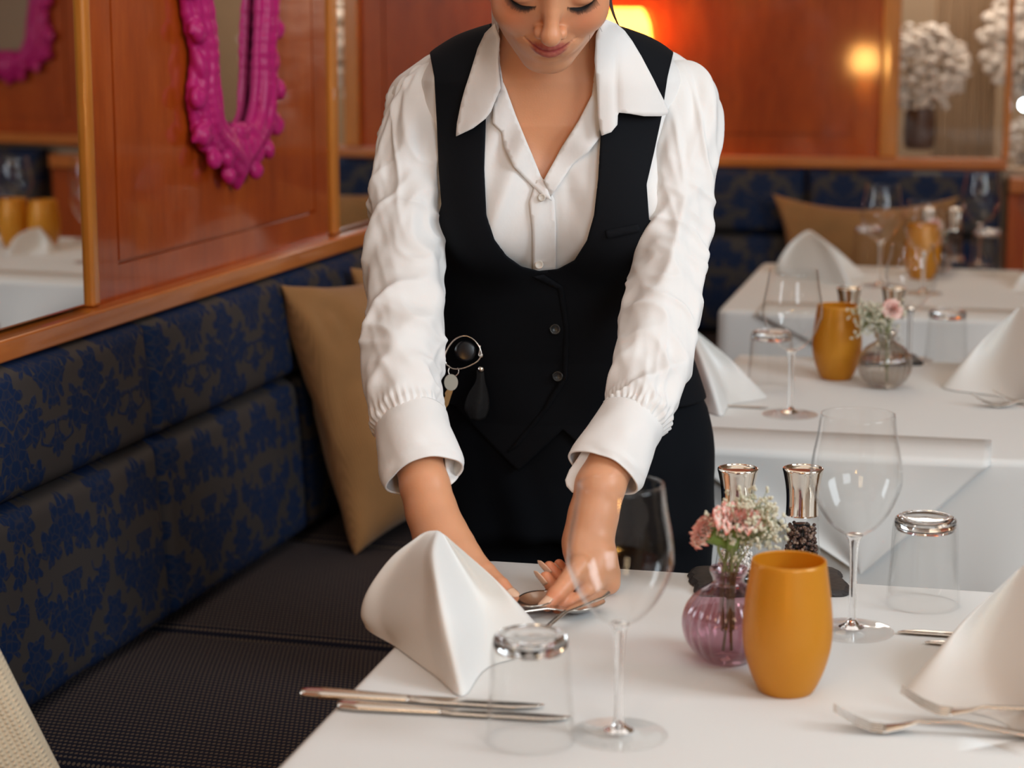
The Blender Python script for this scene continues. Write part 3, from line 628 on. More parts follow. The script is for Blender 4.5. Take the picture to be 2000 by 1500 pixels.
def bouquet(t, heads, seed=1, sprays=16, spread=.045, top=.165, spr_center=(0, 0), green=True):
    """parts under the vase thing's location, but a thing of its own."""
    g = np.random.default_rng(seed)
    for (hx, hy, hz, r, dv) in heads:
        V, Fc, C = carnation(np.array([hx, hy, hz]), r, dv, seed+int(hz*1e4)); mesh('carnation_head', V, Fc, M['petal'], t, attr={'tint': C})
        b = MB(); c0 = np.array([hx, hy, hz]); dn = -np.array(dv)/np.linalg.norm(dv)
        cal = catmull([c0+dn*.002, c0+dn*.012, c0+dn*.024, c0+dn*.030], 12); b.add(*tube(cal, np.interp(np.linspace(0, 1, 12), [0, .4, .8, 1], [.0085, .0068, .0050, .0020]), 12)); b.out('calyx', M['green'], t)
        st = catmull([c0+dn*.028, np.array([hx*.5, hy*.5, .11]), (.002, .002, .075), (.004*np.sign(hx+.001), 0, .01)], 30); mesh('stem', *tube(st, .0015, 8), M['stem'], t)
    b = MB(); f = MB()
    for k in range(sprays):
        a = g.random()*6.283; rr = spread*g.random()**.5; tip = np.array([spr_center[0]+rr*math.cos(a), spr_center[1]+rr*math.sin(a)*.8, top-.035*g.random()-rr*.35])
        pth = catmull([(.006*math.cos(a), .006*math.sin(a), .03), (.007*math.cos(a), .007*math.sin(a), .085), (tip[0]*.55, tip[1]*.55, .115), tip], 18); b.add(*tube(pth, .0006, 5))
        for q in range(26):
            p = tip+g.normal(0, 1, 3)*np.array([.0085, .0085, .009]); mid = pth[12]+(p-pth[12])*.5
            b.add(*tube(np.array([pth[12+q % 4], mid+g.normal(0, .001, 3), p]), .0003, 4, cap=False))
            for e in range(4): f.add(*sphere(p+g.normal(0, .0011, 3), .0013+.0006*g.random(), 3, 5))
    b.out('thin_stems', M['stem'], t); f.out('tiny_white_blossoms', M['gyp'], t)['kind'] = 'stuff'
M['green'] = mat('leaf_green', (.22, .33, .08), .5); M['stem'] = mat('stem_green', (.26, .30, .13), .55); M['gyp'] = mat('gypsophila_white', (.74, .70, .54), .8, sss=.1)
v1 = vase('plum tinted ribbed glass bud vase on the near table', 1420, 1292, M['pink'])
b1_ = thing('flower_bunch', 'carnations with red rims and tiny white blossoms in the plum vase', 'flowers', tuple(v1.location))
bouquet(b1_, [(.006, -.004, .134, .0265, (.12, -.30, 1)), (-.020, .006, .124, .019, (-.9, -.25, .55))], 3, 14, .030, .158, (.016, .0))
v2 = vase('clear ribbed glass bud vase on the second table with one carnation', 1727, 758, M['smoke'])
b2_ = thing('flower_bunch', 'single red rimmed carnation with green buds on the second table', 'flowers', tuple(v2.location))
bouquet(b2_, [(.006, -.008, .128, .019, (.25, -.9, .5))], 9, 9, .032, .140, (-.012, 0))
# table two
wine_glass('wine glass at the left of the second table, close to the sleeve', 1543, 812, H=.222)
wine_glass('wine glass behind the carnation on the second table', 1775, 706, H=.205)
candle_cup('amber tealight holder on the second table', 1633, 741)
tumbler('upturned tumbler right of the carnation on the second table', 1847, 712)
tumbler('upturned tumbler between napkin and wine glass on the second table', 1505, 760)
mill('chrome capped mill behind the amber holder on the second table', 1655, 706, 'pepper'); mill('chrome capped mill behind the carnation stem on the second table', 1742, 706, 'salt')
tray((1655, 706), (1742, 706), 'slate tray behind the amber holder on the second table')
slim(table_fork('dark edged fork with tines at the right border of the second table, lower one', (2150, 800), (1870, 796)))
slim(table_fork('fork on the second table just behind the other, cut off by the border', (2190, 792), (1905, 789)))
table_knife('table knife lying against the left napkin of the second table', (1345, 792), (1500, 800))
# table three
wine_glass('blurred wine glass in front of the far tan pillow', 1718, 560)
wine_glass('blurred wine glass nearest the back rail end', 1911, 520)
wine_glass('blurred wine glass at the middle of the farthest table before the amber holder', 1802, 575, H=.20)
candle_cup('amber tealight holder on the farthest table, behind a glass stem', 1800, 546)
mill('blurred mill behind the farthest amber holder', 1812, 512, 'salt'); mill('blurred mill left of the rearmost wine glass', 1862, 512, 'pepper')
tumbler('blurred upturned tumbler on the farthest table by the end panel', 1926, 528); tumbler('blurred upturned tumbler beside the farthest napkin', 1695, 520)
v3 = vase('blurred small bud vase behind the farthest amber holder', 1822, 536, M['smoke'])
b3_ = thing('flower_bunch', 'blurred pale pink blossoms rising behind the farthest amber holder', 'flowers', tuple(v3.location)); bouquet(b3_, [(.0, -.006, .112, .018, (.2, -.7, .6))], 14, 5, .02, .12)
def at_place(t, xy): t.location.x, t.location.y = xy; return t
at_place(candle_cup('amber tealight holder beyond the right border, seen reflected at the far left, right one', 1535, 1352), (1.172, 4.60))
at_place(candle_cup('amber tealight holder beyond the right border, seen reflected at the far left, left one', 1535, 1352), (1.262, 4.585))
at_place(wine_glass('wine glass beyond the right border, seen reflected left of the tall post, front one', 1535, 1352), (1.33, 4.66))
at_place(wine_glass('wine glass beyond the right border, seen reflected left of the tall post, rear one', 1535, 1352), (1.21, 4.80))
# ---- napkins
def napkin_net():
    px = [[(820, 1046), (834, 1038), (848, 1036), (857, 1037), (866, 1043), (873, 1049)],
          [(766, 1088), (792, 1083), (826, 1082), (851, 1078), (893, 1086), (914, 1084)],
          [(722, 1148), (757, 1146), (826, 1144), (862, 1146), (930, 1154), (970, 1134)],
          [(707, 1192), (748, 1210), (826, 1226), (880, 1238), (948, 1222), (1026, 1194)],
          [(713, 1219), (777, 1266), (850, 1320), (904, 1359), (955, 1302), (1082, 1258)]]
    zb = [proj(P(*q))[1][0] for q in px[-1]]; G = []
    bulge = [0, .02, -.022, -.045, .045, 0]
    for i, row in enumerate(px):
        t = [0, .2, .45, .76, 1][i]; r = []
        for j, (x, y) in enumerate(row):
            Z = 2.10+(zb[j]-2.10)*t+bulge[j]*math.sin(math.pi*t)*.8; r.append(D(x, y, Z) if i < 4 else P(x, y, TZ+.002))
        bk = P(930, 1190, TZ+.002); top = D(850, 1044, 2.115); r.append(top+(bk-top)*t+np.array([0, .01*math.sin(math.pi*t), 0]))
        bk = P(800, 1180, TZ+.002); r.append(top+(bk-top)*t+np.array([0, .01*math.sin(math.pi*t), 0]))
        G.append(r)
    return np.array(G)
NG = napkin_net(); NO = P(890, 1262); S_ = surf(NG, 60, 12, closed=True)-NO
V, Fc = grid(S_, close_u=True, flip=True); top = len(V); 
V = np.vstack([V, S_[0].mean(0)+np.array([0, 0, .002])]); m_ = S_.shape[1]; Fc += [(top, j, (j+1) % m_) for j in range(m_)]
nap0 = mesh('folded_napkin', V, Fc, M['napkin']); nap0.location = NO; tag(nap0, 'white napkin folded into a peak between the knives and the forearm', 'napkin')
def nap(px, py, label, mirror=False, s=1.0, rz=0):
    q = P(px, py); o = nap0.copy(); COL.objects.link(o); tag(o, label, 'napkin')
    cr = P(1082, 1258)-NO; cr = np.array([-cr[0] if mirror else cr[0], cr[1], 0])*s
    cr = np.array([cr[0]*math.cos(rz)-cr[1]*math.sin(rz), cr[0]*math.sin(rz)+cr[1]*math.cos(rz), 0])
    o.location = q-cr; o.rotation_euler = (0, 0, rz); o.scale = (-s if mirror else s, s, s); return o
nap(1766, 1352, 'white peaked napkin cut off by the right border over the fork handles', True, 1.05)
nap(1497, 775, 'white peaked napkin tucked behind the sleeve on the second table', False, 1.02)
nap(1838, 757, 'white peaked napkin cut off by the right border of the second table', True, 1.25)
nap(1690, 540, 'blurred white peaked napkin in front of the far tan pillow', False, 1.0, .15)
nap(1972, 566, 'blurred white napkin at the right border of the farthest table', True, .6)
# ================================================================ implicit surfaces (surface nets on sparse blocks)
def sdf_mesh(f, lo, hi, h, B=8, safety=1.35, proj_it=2):
    lo = np.array(lo, float); hi = np.array(hi, float); nb = np.ceil((hi-lo)/(h*B)).astype(int)
    bi = np.stack(np.meshgrid(*[np.arange(k) for k in nb], indexing='ij'), -1).reshape(-1, 3)
    cen = lo+(bi+.5)*h*B; d = f(cen); act = bi[np.abs(d) < h*B*.87*safety]
    n = B+1; loc = np.stack(np.meshgrid(*[np.arange(n)]*3, indexing='ij'), -1).reshape(-1, 3)
    NX = (nb*B+4).astype(np.int64); keys = []; verts = []; edges = {0: [], 1: [], 2: []}
    CH_ = 260
    for s in range(0, len(act), CH_):
        a = act[s:s+CH_]; idx = a[:, None]*B+loc[None]; val = f((lo+idx*h).reshape(-1, 3)).reshape(len(a), n, n, n)
        val = np.where(np.abs(val) < 1e-9, 1e-9, val); neg = val < 0
        c = [val[:, i:i+B, j:j+B, k:k+B] for i in (0, 1) for j in (0, 1) for k in (0, 1)]; cn = sum((q < 0).astype(int) for q in c)
        m = (cn > 0) & (cn < 8); bb, i, j, k = np.nonzero(m)
        if len(bb) == 0: continue
        cv = np.stack([q[m] for q in c], 1); off = np.array([(i_, j_, k_) for i_ in (0, 1) for j_ in (0, 1) for k_ in (0, 1)], float); acc = np.zeros((len(bb), 3)); cnt = np.zeros(len(bb))
        for e0, e1 in ((0, 1), (2, 3), (4, 5), (6, 7), (0, 2), (1, 3), (4, 6), (5, 7), (0, 4), (1, 5), (2, 6), (3, 7)):
            v0, v1 = cv[:, e0], cv[:, e1]; x = (v0 < 0) != (v1 < 0); t = np.where(x, v0/(v0-v1+1e-20), 0)
            acc += np.where(x[:, None], off[e0]+(off[e1]-off[e0])*t[:, None], 0); cnt += x
        g = a[bb]*B+np.stack([i, j, k], 1); keys.append((g[:, 0]*NX[1]+g[:, 1])*NX[2]+g[:, 2]); verts.append(lo+(g+acc/cnt[:, None])*h)
        for ax in range(3):
            e1 = {0: 4, 1: 2, 2: 1}[ax]; x = (cv[:, 0] < 0) != (cv[:, e1] < 0); edges[ax].append(np.c_[g[x], (cv[x, 0] < 0)])
    K = np.concatenate(keys); Vv = np.concatenate(verts); K, ui = np.unique(K, return_index=True); Vv = Vv[ui]; Fc = []
    def look(g):
        k = (g[:, 0]*NX[1]+g[:, 1])*NX[2]+g[:, 2]; p = np.searchsorted(K, k); p = np.clip(p, 0, len(K)-1); return p, K[p] == k
    for ax in range(3):
        E_ = np.concatenate(edges[ax]).astype(np.int64); E_ = np.unique(E_, axis=0); g = E_[:, :3]; sg = E_[:, 3].astype(bool); b_, c2_ = [(1, 2), (2, 0), (0, 1)][ax]
        o1 = np.zeros(3, int); o1[b_] = 1; o2 = np.zeros(3, int); o2[c2_] = 1
        q = [look(g), look(g-o1), look(g-o1-o2), look(g-o2)]; ok = q[0][1] & q[1][1] & q[2][1] & q[3][1]; Q = np.stack([w[0] for w in q], 1)
        Fc.append(Q[ok & sg]); Fc.append(Q[ok & ~sg][:, ::-1])
    Fc = np.concatenate(Fc)
    for _ in range(proj_it):
        e = h*.3; g = np.stack([f(Vv+np.eye(3)[a]*e)-f(Vv-np.eye(3)[a]*e) for a in range(3)], 1)/(2*e); v = f(Vv); gn = (g**2).sum(1)+1e-6
        st = (v/gn)[:, None]*g; ln = np.linalg.norm(st, axis=1)[:, None]; st *= np.minimum(1, .6*h/(ln+1e-12)); Vv = Vv-st
    return Vv, Fc
def seg(Q, a, b, ra, rb):
    a = np.asarray(a, float); b = np.asarray(b, float); ab = b-a; t = np.clip(((Q-a)@ab)/(ab@ab+1e-12), 0, 1); return np.linalg.norm(Q-a-t[:, None]*ab, axis=1)-(ra+(rb-ra)*t)
def ell(Q, c, r):
    q = Q-np.asarray(c, float); r = np.asarray(r, float); k0 = np.linalg.norm(q/r, axis=1)+1e-9; k1 = np.linalg.norm(q/r**2, axis=1)+1e-9; return k0*(k0-1)/k1
def smin(a, b, k): h = np.maximum(k-np.abs(a-b), 0)/k; return np.minimum(a, b)-h*h*k*.25
def smax(a, b, k): return -smin(-a, -b, k)
def chain(Q, pts, rs, k=0):
    d = None
    for i in range(len(pts)-1):
        e = seg(Q, pts[i], pts[i+1], rs[i], rs[i+1]); d = e if d is None else (smin(d, e, k) if k else np.minimum(d, e))
    return d
def poly_sd(px, poly):
    """signed distance in the plane (negative inside)."""
    poly = np.asarray(poly, float); d = np.full(len(px), 1e18); s = np.ones(len(px)); n = len(poly)
    for i in range(n):
        a, b = poly[i], poly[(i+1) % n]; e = b-a; w_ = px-a; t = np.clip((w_@e)/(e@e), 0, 1); q = w_-t[:, None]*e; d = np.minimum(d, (q**2).sum(1))
        c1_ = px[:, 1] >= a[1]; c2_ = px[:, 1] < b[1]; c3 = e[0]*w_[:, 1] > e[1]*w_[:, 0]; fl = (c1_ & c2_ & c3) | (~c1_ & ~c2_ & ~c3); s = np.where(fl, -s, s)
    return s*np.sqrt(d)

# ================================================================ MAGENTA MIRRORS
def ornate(label_f, inn, out_, zc=1.56, zb=1.062):
    """baroque oval frame in a wall's local x,z, symmetric left-right and top-bottom; y is depth off the wall."""
    inn = np.array(inn); out_ = np.array(out_); L = []
    def side(pts, n): p = catmull(pts, n); return p
    full_i = side(list(inn)+[(inn[-1][0], 2*zc-inn[-1][1])]+[(u, 2*zc-z) for u, z in inn[::-1][1:]], 46)
    full_o = side(list(out_)+[(out_[-1][0], 2*zc-out_[-1][1])]+[(u, 2*zc-z) for u, z in out_[::-1][1:]], 56)
    paths = []
    m_ = np.stack([np.interp(np.linspace(0, 1, 50), np.linspace(0, 1, len(full_i)), full_i[:, k]) for k in (0, 1)], 1); o_ = np.stack([np.interp(np.linspace(0, 1, 50), np.linspace(0, 1, len(full_o)), full_o[:, k]) for k in (0, 1)], 1)
    for f, r, y in ((.10, .0065, -.012), (.30, .0095, -.020), (.52, .0105, -.022), (.74, .0085, -.017), (.92, .0070, -.009)):
        p = m_*(1-f)+o_*f; wv = 1.12*r*(1+.10*np.sin(np.arange(50)*1.1+f*9)); paths.append((np.c_[p[:, 0], np.full(50, y), p[:, 1]], wv))
    for (u, z, r, tw) in ((.160, 1.315, .022, 1), (.168, 1.215, .018, -1), (.150, 1.158, .021, 1), (.112, 1.120, .017, -1), (.062, 1.118, .020, 1), (.028, 1.135, .018, -1), (.055, 1.090, .014, 1), (.160, 1.42, .020, -1), (.185, 1.38, .018, 1)):
        for zz, sgn in ((z, 1), (2*zc-z, -1)):
            a = np.linspace(0, 2.3*math.pi, 15); rr = r*.82*(1-.72*a/a[-1]); paths.append((np.c_[u*.965+rr*np.cos(a)*tw, -.018-.006*a/a[-1], zz+sgn*rr*np.sin(a)], .0046+.0035*a/a[-1]))
    for (u0, z0, u1, z1, r) in ((.0, 1.145, .0, 1.066, .015), (.012, 1.14, .030, 1.082, .010), (.03, 1.16, .07, 1.138, .010), (.13, 1.175, .165, 1.15, .009), (.145, 1.25, .150, 1.29, .009), (.0, 1.15, .02, 1.165, .012)):
        for sgn in (1, -1):
            f = (lambda z: z) if sgn == 1 else (lambda z: 2*zc-z); p = np.linspace(0, 1, 7)[:, None]; a0 = np.array([u0, -.022, f(z0)]); a1 = np.array([u1, -.012, f(z1)]); q = a0+(a1-a0)*p; paths.append((q, r*np.sin(np.linspace(.6, 2.9, 7))))
    segs = [(p[i], p[i+1], r[i], r[i+1]) for p, r in paths for i in range(len(p)-1)]
    A = np.array([s_0[0] for s_0 in segs]); Bq = np.array([s_0[1] for s_0 in segs]); ra = np.array([s_0[2] for s_0 in segs]); rb = np.array([s_0[3] for s_0 in segs])
    def f(Q):
        Q = Q.copy(); Q[:, 0] = np.abs(Q[:, 0]); out = np.full(len(Q), 9.)
        for s0 in range(0, len(Q), 20000):
            q = Q[s0:s0+20000]; d = np.full(len(q), 9.); lo, hi = q.min(0)-.03, q.max(0)+.03
            for a, b, r0, r1 in zip(A, Bq, ra, rb):
                if np.any(np.maximum(a, b)+.02 < lo) or np.any(np.minimum(a, b)-.02 > hi): continue
                d = smin(d, seg(q, a, b, r0, r1), .005)
            out[s0:s0+20000] = np.minimum(d, .2)
        return np.maximum(out, Q[:, 1]-.0)
    V, Fc = sdf_mesh(f, (-.22, -.05, 1.03), (.22, .006, 2*zc-1.03), .0035, safety=2.2, proj_it=1)
    t = thing('ornate_mirror', label_f, 'mirror'); mesh('carved_frame', V, Fc, M['magenta'], t)
    g = np.vstack([full_i, np.c_[-full_i[::-1, 0], full_i[::-1, 1]]])*1.0; gl = [(u*1.12, -.004, z) for u, z in g]
    mesh('mirror_glass', gl, [tuple(range(len(gl)))[::-1]], M['mirror'], t, smooth=False); return t
inn = [(0, 1.150), (.030, 1.156), (.052, 1.180), (.066, 1.215), (.076, 1.26), (.088, 1.33), (.097, 1.42), (.100, 1.50)]
out_ = [(0, 1.066), (.040, 1.098), (.095, 1.125), (.148, 1.150), (.160, 1.19), (.166, 1.225), (.148, 1.28), (.168, 1.325), (.186, 1.39), (.180, 1.46), (.176, 1.52)]
om = ornate('magenta baroque framed mirror hanging on the wood panel of the left wall', inn, out_); inW(om); om.location = tuple(wl(3.112, 1.366, .010))
om2 = dup(om, tuple(bw(1.635, .026, .045)), BR, 'magenta baroque framed mirror on the back wall, seen reflected at the upper left'); 

struct(inB(MB().box((1.36, -.01, .93), (2.4, .06, .962)).out('trim_16', M['rail'], bevel=.004)))
# ================================================================ LAMPS
def table_lamp(label, loc, k=1.0, shade=True):
    t = thing('table_lamp', label, 'lamp', loc)
    mesh('base', *lathe([(.0002, 0), (.050, 0), (.048, .008), (.012, .016), (.008, .03), (.008, .17), (.0002, .17)], 32), M['brass'], t)
    mesh('lamp_shade', *lathe(catmull([(.072, .165), (.070, .21), (.060, .26), (.046, .288), (.036, .293)], 24), 48), M['shade'], t)
    l = bpy.data.lights.new('lamp_light', 'POINT'); l.energy = 6*k; l.color = (1, .50, .16); l.shadow_soft_size = .03; o = bpy.data.objects.new('lamp_light', l); link(o, t); o.location = (0, 0, .235); return t
q = bw(-.262, -.05, 0); table_lamp('lit table lamp with rounded shade on the corner shelf behind the shoulder', (float(q[0]), float(q[1]), 1.055))
struct(inB(MB().box((-.322, -.13, 1.02), (-.17, .03, 1.055)).out('trim_13', M['rail'], bevel=.004)))
for k, (x, y, zz) in enumerate([(-1.6, -.152, .785)]):
    q = wl(x, y, 0); t = thing('table_lamp', 'table lamp behind the camera, seen as a round glow in the glossy back panel', 'lamp', (q[0], q[1], .752))
    mesh('base', *lathe([(.0002, 0), (.05, 0), (.048, .008), (.01, .02), (.008, .19), (.0002, .19)], 24), M['brass'], t); mesh('lamp_shade', *lathe([(.085, .18), (.080, .25), (.060, .32)], 32), M['bulbw'], t)
t = thing('side_table', 'wooden side table carrying the lamp behind the camera', 'table', tuple(wl(-1.6, 0, 0)))
MB().box((-.4, -.2, .72), (.4, .2, .75)).out('tabletop', M['rail'], t, bevel=.004)
for sx in (-1, 1):
    for sy in (-1, 1): MB().box((sx*.36-.02, sy*.16-.02, 0), (sx*.36+.02, sy*.16+.02, .72)).out('leg', M['rail'], t)
struct(inW(MB().box((-2.6, 1.05, .90), (-.2, 1.395, .932)).out('trim_14', M['rail'], bevel=.004)))

# ================================================================ NEXT ROOM, SEEN THROUGH THE GLASS
struct(inB(MB().box((-.4, 1.6, 0), (3.6, 1.7, 2.7)).out('wall_next_room', M['cream'], smooth=False)))
struct(inB(MB().box((.3, .1, .80), (2.2, .50, .86)).out('trim_15', mat('pale_marble', (.62, .56, .50), .3, coat=.3), bevel=.004)))
def curtain(x0, x1, y, z0, z1, label, cm, nf=9):
    n = nf*14; X = np.linspace(x0, x1, n); Yw = y+.022*np.sin(np.linspace(0, nf*2*math.pi, n))+.006*np.sin(X*150); Z = np.linspace(z0, z1, 8)
    V, Fc = grid(np.stack([np.stack([X, Yw, np.full(n, z)], -1) for z in Z])); o = inB(mesh('curtain', V, Fc, cm)); o.modifiers.new('thick', 'SOLIDIFY').thickness = .002; return tag(o, label, 'curtain')
CM = mat('beige_curtain', (.62, .46, .31), .85)
curtain(.575, .765, .70, .0, 2.6, 'beige pleated curtain in the next room, seen through the right window pane', CM, 10)
def big_flowers(label, x, y, z, s, seed, n=420, vh=.11, dark=True):
    g = np.random.default_rng(seed); q = bw(x, y, z); t = thing('flower_arrangement', label, 'flowers', tuple(q))
    mesh('vase', *lathe(catmull([(.0002, 0), (.045*s, 0), (.055*s, .04*s), (.052*s, vh), (.046*s, vh+.02)], 20), 32), M['dvase'], t)
    b = MB(); C = []
    for i in range(n):
        v = g.normal(0, 1, 3); v /= np.linalg.norm(v); rr = s*(.12+.05*g.random()); p = np.array([v[0]*rr, v[1]*rr*.7, vh+.13*s+v[2]*rr*.95]); b.add(*sphere(p, .016*s*(.7+.7*g.random()), 4, 7, (1, 1, .7)))
    b.out('blossoms', M['hyd'], t)['kind'] = 'stuff'; return t
M['dvase'] = mat('dark_brown_vase', (.075, .030, .016), .35); M['hyd'] = mat('dusty_white_blossom', (.74, .66, .58), .85, bump=(30, .6))
big_flowers('round white blossoms in a dark vase in the next room, left of the curtain', .535, .30, .955, .80, 3, 420, .12)
big_flowers('large pale blossoms beyond the glass at the upper right border', .90, .5, .96, 1.15, 5, 560, .14)
big_flowers('small pale blossoms in a dark vase beyond the glass at the right border', .83, .30, .862, .42, 7, 200, .06)
def downlight(x, y, z, label, m='bulb', r=.016):
    q = bw(x, y, z); t = thing('hanging_lamp', label, 'lamp', tuple(q)); V, Fc = sphere((0, 0, 0), r); mesh('bulb', V, Fc, M[m], t); mesh('cord', *tube([(0, 0, r*.9), (0, 0, .6), (0, 0, 2.68-z)], .002, 6), M['black'], t); return t
downlight(.815, .20, 1.085, 'cool white glowing bulb in the next room at the right border'); downlight(.60, .85, 1.11, 'small cool white bulb in the next room beside the dark vase', r=.010)
point('next_room_fill', tuple(bw(.75, .75, 2.1)), 40, (1.0, .86, .72), .2); point('next_room_fill', tuple(bw(.6, .25, 1.6)), 5, (1, .93, .85), .1)  # added fills that make the next room visible, no fixtures of their own
# ================================================================ THE PERSON
def W_(px, py, Z): return D(px, py, Z)
# ---- torso: stacked superellipse sections (height, centre x, centre y, half width, half depth)
TT = np.array([[.60, .075, 2.665, .170, .105], [.70, .077, 2.66, .172, .110], [.78, .078, 2.655, .172, .112], [.86, .077, 2.64, .163, .108], [.94, .066, 2.61, .144, .098], [1.00, .055, 2.585, .135, .094],
               [1.08, .050, 2.555, .137, .098], [1.16, .050, 2.53, .142, .102], [1.23, .047, 2.52, .150, .098], [1.28, .046, 2.512, .153, .086], [1.31, .046, 2.51, .145, .070], [1.36, .046, 2.51, .12, .055]])
def torso(Q):
    z = Q[:, 2]; cx, cy, a, b = [np.interp(z, TT[:, 0], TT[:, k]) for k in (1, 2, 3, 4)]
    dx, dy = np.abs(Q[:, 0]-cx)/a, np.abs(Q[:, 1]-cy)/b; n = 2.35; k0 = (dx**n+dy**n)**(1/n)+1e-9
    k1 = np.sqrt((dx**(n-1)/a)**2+(dy**(n-1)/b)**2)/k0**(n-1)+1e-6; d = (k0-1)/k1; d = np.maximum(d, -.08)
    top = z-(1.338-.30*np.maximum(np.abs(Q[:, 0]-.046)-.045, 0)); d = smax(d, top, .045)
    for sx in (-1, 1): d = smin(d, ell(Q, (.050+sx*.068, 2.458, 1.135), (.060, .052, .062)), .045)
    return d
NB, NT_ = np.array([.046, 2.500, 1.290]), np.array([.040, 2.405, 1.385])
def neck(Q, g=0): return seg(Q, NB, NT_, .056+g, .052+g)
# ---- head in its own axes (centimetres): x right, y up, z out of the face
chin = W_(1067, 139, 2.33); HP = math.radians(42); HR = math.radians(2.2)
hf = np.array([0, -math.cos(HP), -math.sin(HP)]); hu = np.array([0, -math.sin(HP), math.cos(HP)]); hx = np.array([1., 0, 0])
hx, hu = hx*math.cos(HR)-hu*math.sin(HR), hu*math.cos(HR)+hx*math.sin(HR)
hc = chin+.106*hu-.062*hf; HM = np.stack([hx, hu, hf], 1)
def toH(Q): return (Q-hc)@HM*100
def fromH(q): return hc+(np.asarray(q, float)/100)@HM.T
def lipline(up, n=11):
    s = np.linspace(-1, 1, n); x = 2.55*s; z = 8.55-1.55*s**2
    if up: return np.c_[x, -4.72+.62*s**2-.10*np.cos(s*math.pi*1.0)**2*0, z], .50*(1-.9*s**2)**.5*1.0
    return np.c_[x, -5.52+1.30*np.abs(s)**1.8, z+.05], .56*(1-.92*s**2)**.5
UL, ULr = lipline(True); LL, LLr = lipline(False)
def lips(q): return np.minimum(chain(q, UL, ULr), chain(q, LL, LLr))
def head_cm(q):
    ax = np.abs(q[:, 0]); m = np.c_[ax, q[:, 1:]]
    d = ell(q, (0, 2.6, -1.6), (7.3, 8.8, 9.2)); d = smin(d, ell(q, (0, -2.6, 2.3), (6.25, 8.0, 5.9)), 2.6)
    d = smin(d, seg(q, (0, -8.85, 5.6), (0, -8.6, 5.2), 1.75, 1.9), 2.6); d = smin(d, seg(m, (1.2, -8.9, 5.2), (4.6, -5.2, -.5), 1.4, 1.9), 1.8)
    d = smin(d, ell(m, (3.7, -2.4, 5.1), (2.5, 2.3, 2.4)), 1.4)                     # smiling cheeks
    d = smin(d, ell(q, (0, -5.4, 6.3), (3.3, 2.4, 2.2)), 1.4)                       # muzzle
    d = smin(d, ell(m, (2.9, 3.2, 6.2), (3.0, 1.1, 1.6)), 1.3)                      # brow
    d = smax(d, -ell(m, (3.15, 1.25, 9.3), (1.7, 1.2, 1.9)), 1.3)                   # sockets
    d = smin(d, ell(m, (3.1, 1.15, 6.55), (1.55, 1.05, 1.25)), .45)                 # lowered lids
    d = smin(d, chain(q, [(0, 2.4, 7.5), (0, .2, 8.5), (0, -1.7, 9.7)], [.75, .78, .90], .3), 1.0)
    d = smin(d, ell(q, (0, -2.10, 9.95), (1.05, .92, .95)), .7); d = smin(d, ell(m, (1.22, -2.42, 8.75), (.62, .70, .85)), .45)
    d = smax(d, -ell(m, (.62, -3.02, 9.25), (.33, .34, .55)), .22)                  # nostrils
    d = smax(d, -seg(m, (1.95, -2.8, 8.6), (3.55, -4.7, 7.6), .16, .22), .5)     # smile fold
    d = smin(d, chain(q, LL, LLr, .15), .32); d = smin(d, chain(q, UL, ULr, .12), .30)
    s = np.linspace(-1, 1, 11); ml = np.c_[2.85*s, -5.03+.92*np.abs(s)**1.7, 9.02-1.62*s**2]; d = smax(d, -chain(q, ml, .10+0*s), .16)
    d = smax(d, -ell(q, (0, -6.75, 8.75), (1.9, .38, .55)), .7)                     # under-lip hollow
    e = ell(m, (7.15, .2, -1.6), (.55, 3.0, 1.7)); e = smax(e, -ell(m, (7.7, .5, -1.2), (.45, 2.0, .9)), .3); d = smin(d, e, .4)
    return d
def head(Q):
    d = np.linalg.norm(Q-hc, axis=1)-.20; m = d < .0
    if m.any(): d[m] = head_cm(toH(Q[m]))/100
    return np.where(m, d, np.maximum(d, .02))
# ---- arms (screen left, screen right) and hands
ARM = {'L': [(868, 172, 2.54), (828, 205, 2.525), (803, 280, 2.51), (793, 365, 2.49), (790, 450, 2.465), (789, 550, 2.43), (788, 640, 2.39), (790, 730, 2.35), (798, 810, 2.31), (812, 880, 2.275), (830, 950, 2.25)],
       'R': [(1288, 168, 2.54), (1330, 200, 2.525), (1345, 270, 2.51), (1338, 350, 2.49), (1330, 430, 2.465), (1310, 520, 2.43), (1295, 600, 2.395), (1278, 680, 2.36), (1256, 760, 2.32), (1222, 840, 2.28), (1172, 950, 2.245)]}
AC = {k: np.array([W_(*p) for p in v]) for k, v in ARM.items()}
ARr = [.030, .031, .030, .029, .029, .028, .028, .027, .026, .026, .0262]
nails = []
def fing(pts, rs, nail_side, nl=.0165, nw=None):
    p = np.array([W_(*q) for q in pts]); d = p[-1]-p[-2]; d /= np.linalg.norm(d); nails.append((p[-1], d, np.array(nail_side, float), rs[-1], nl)); return p, rs
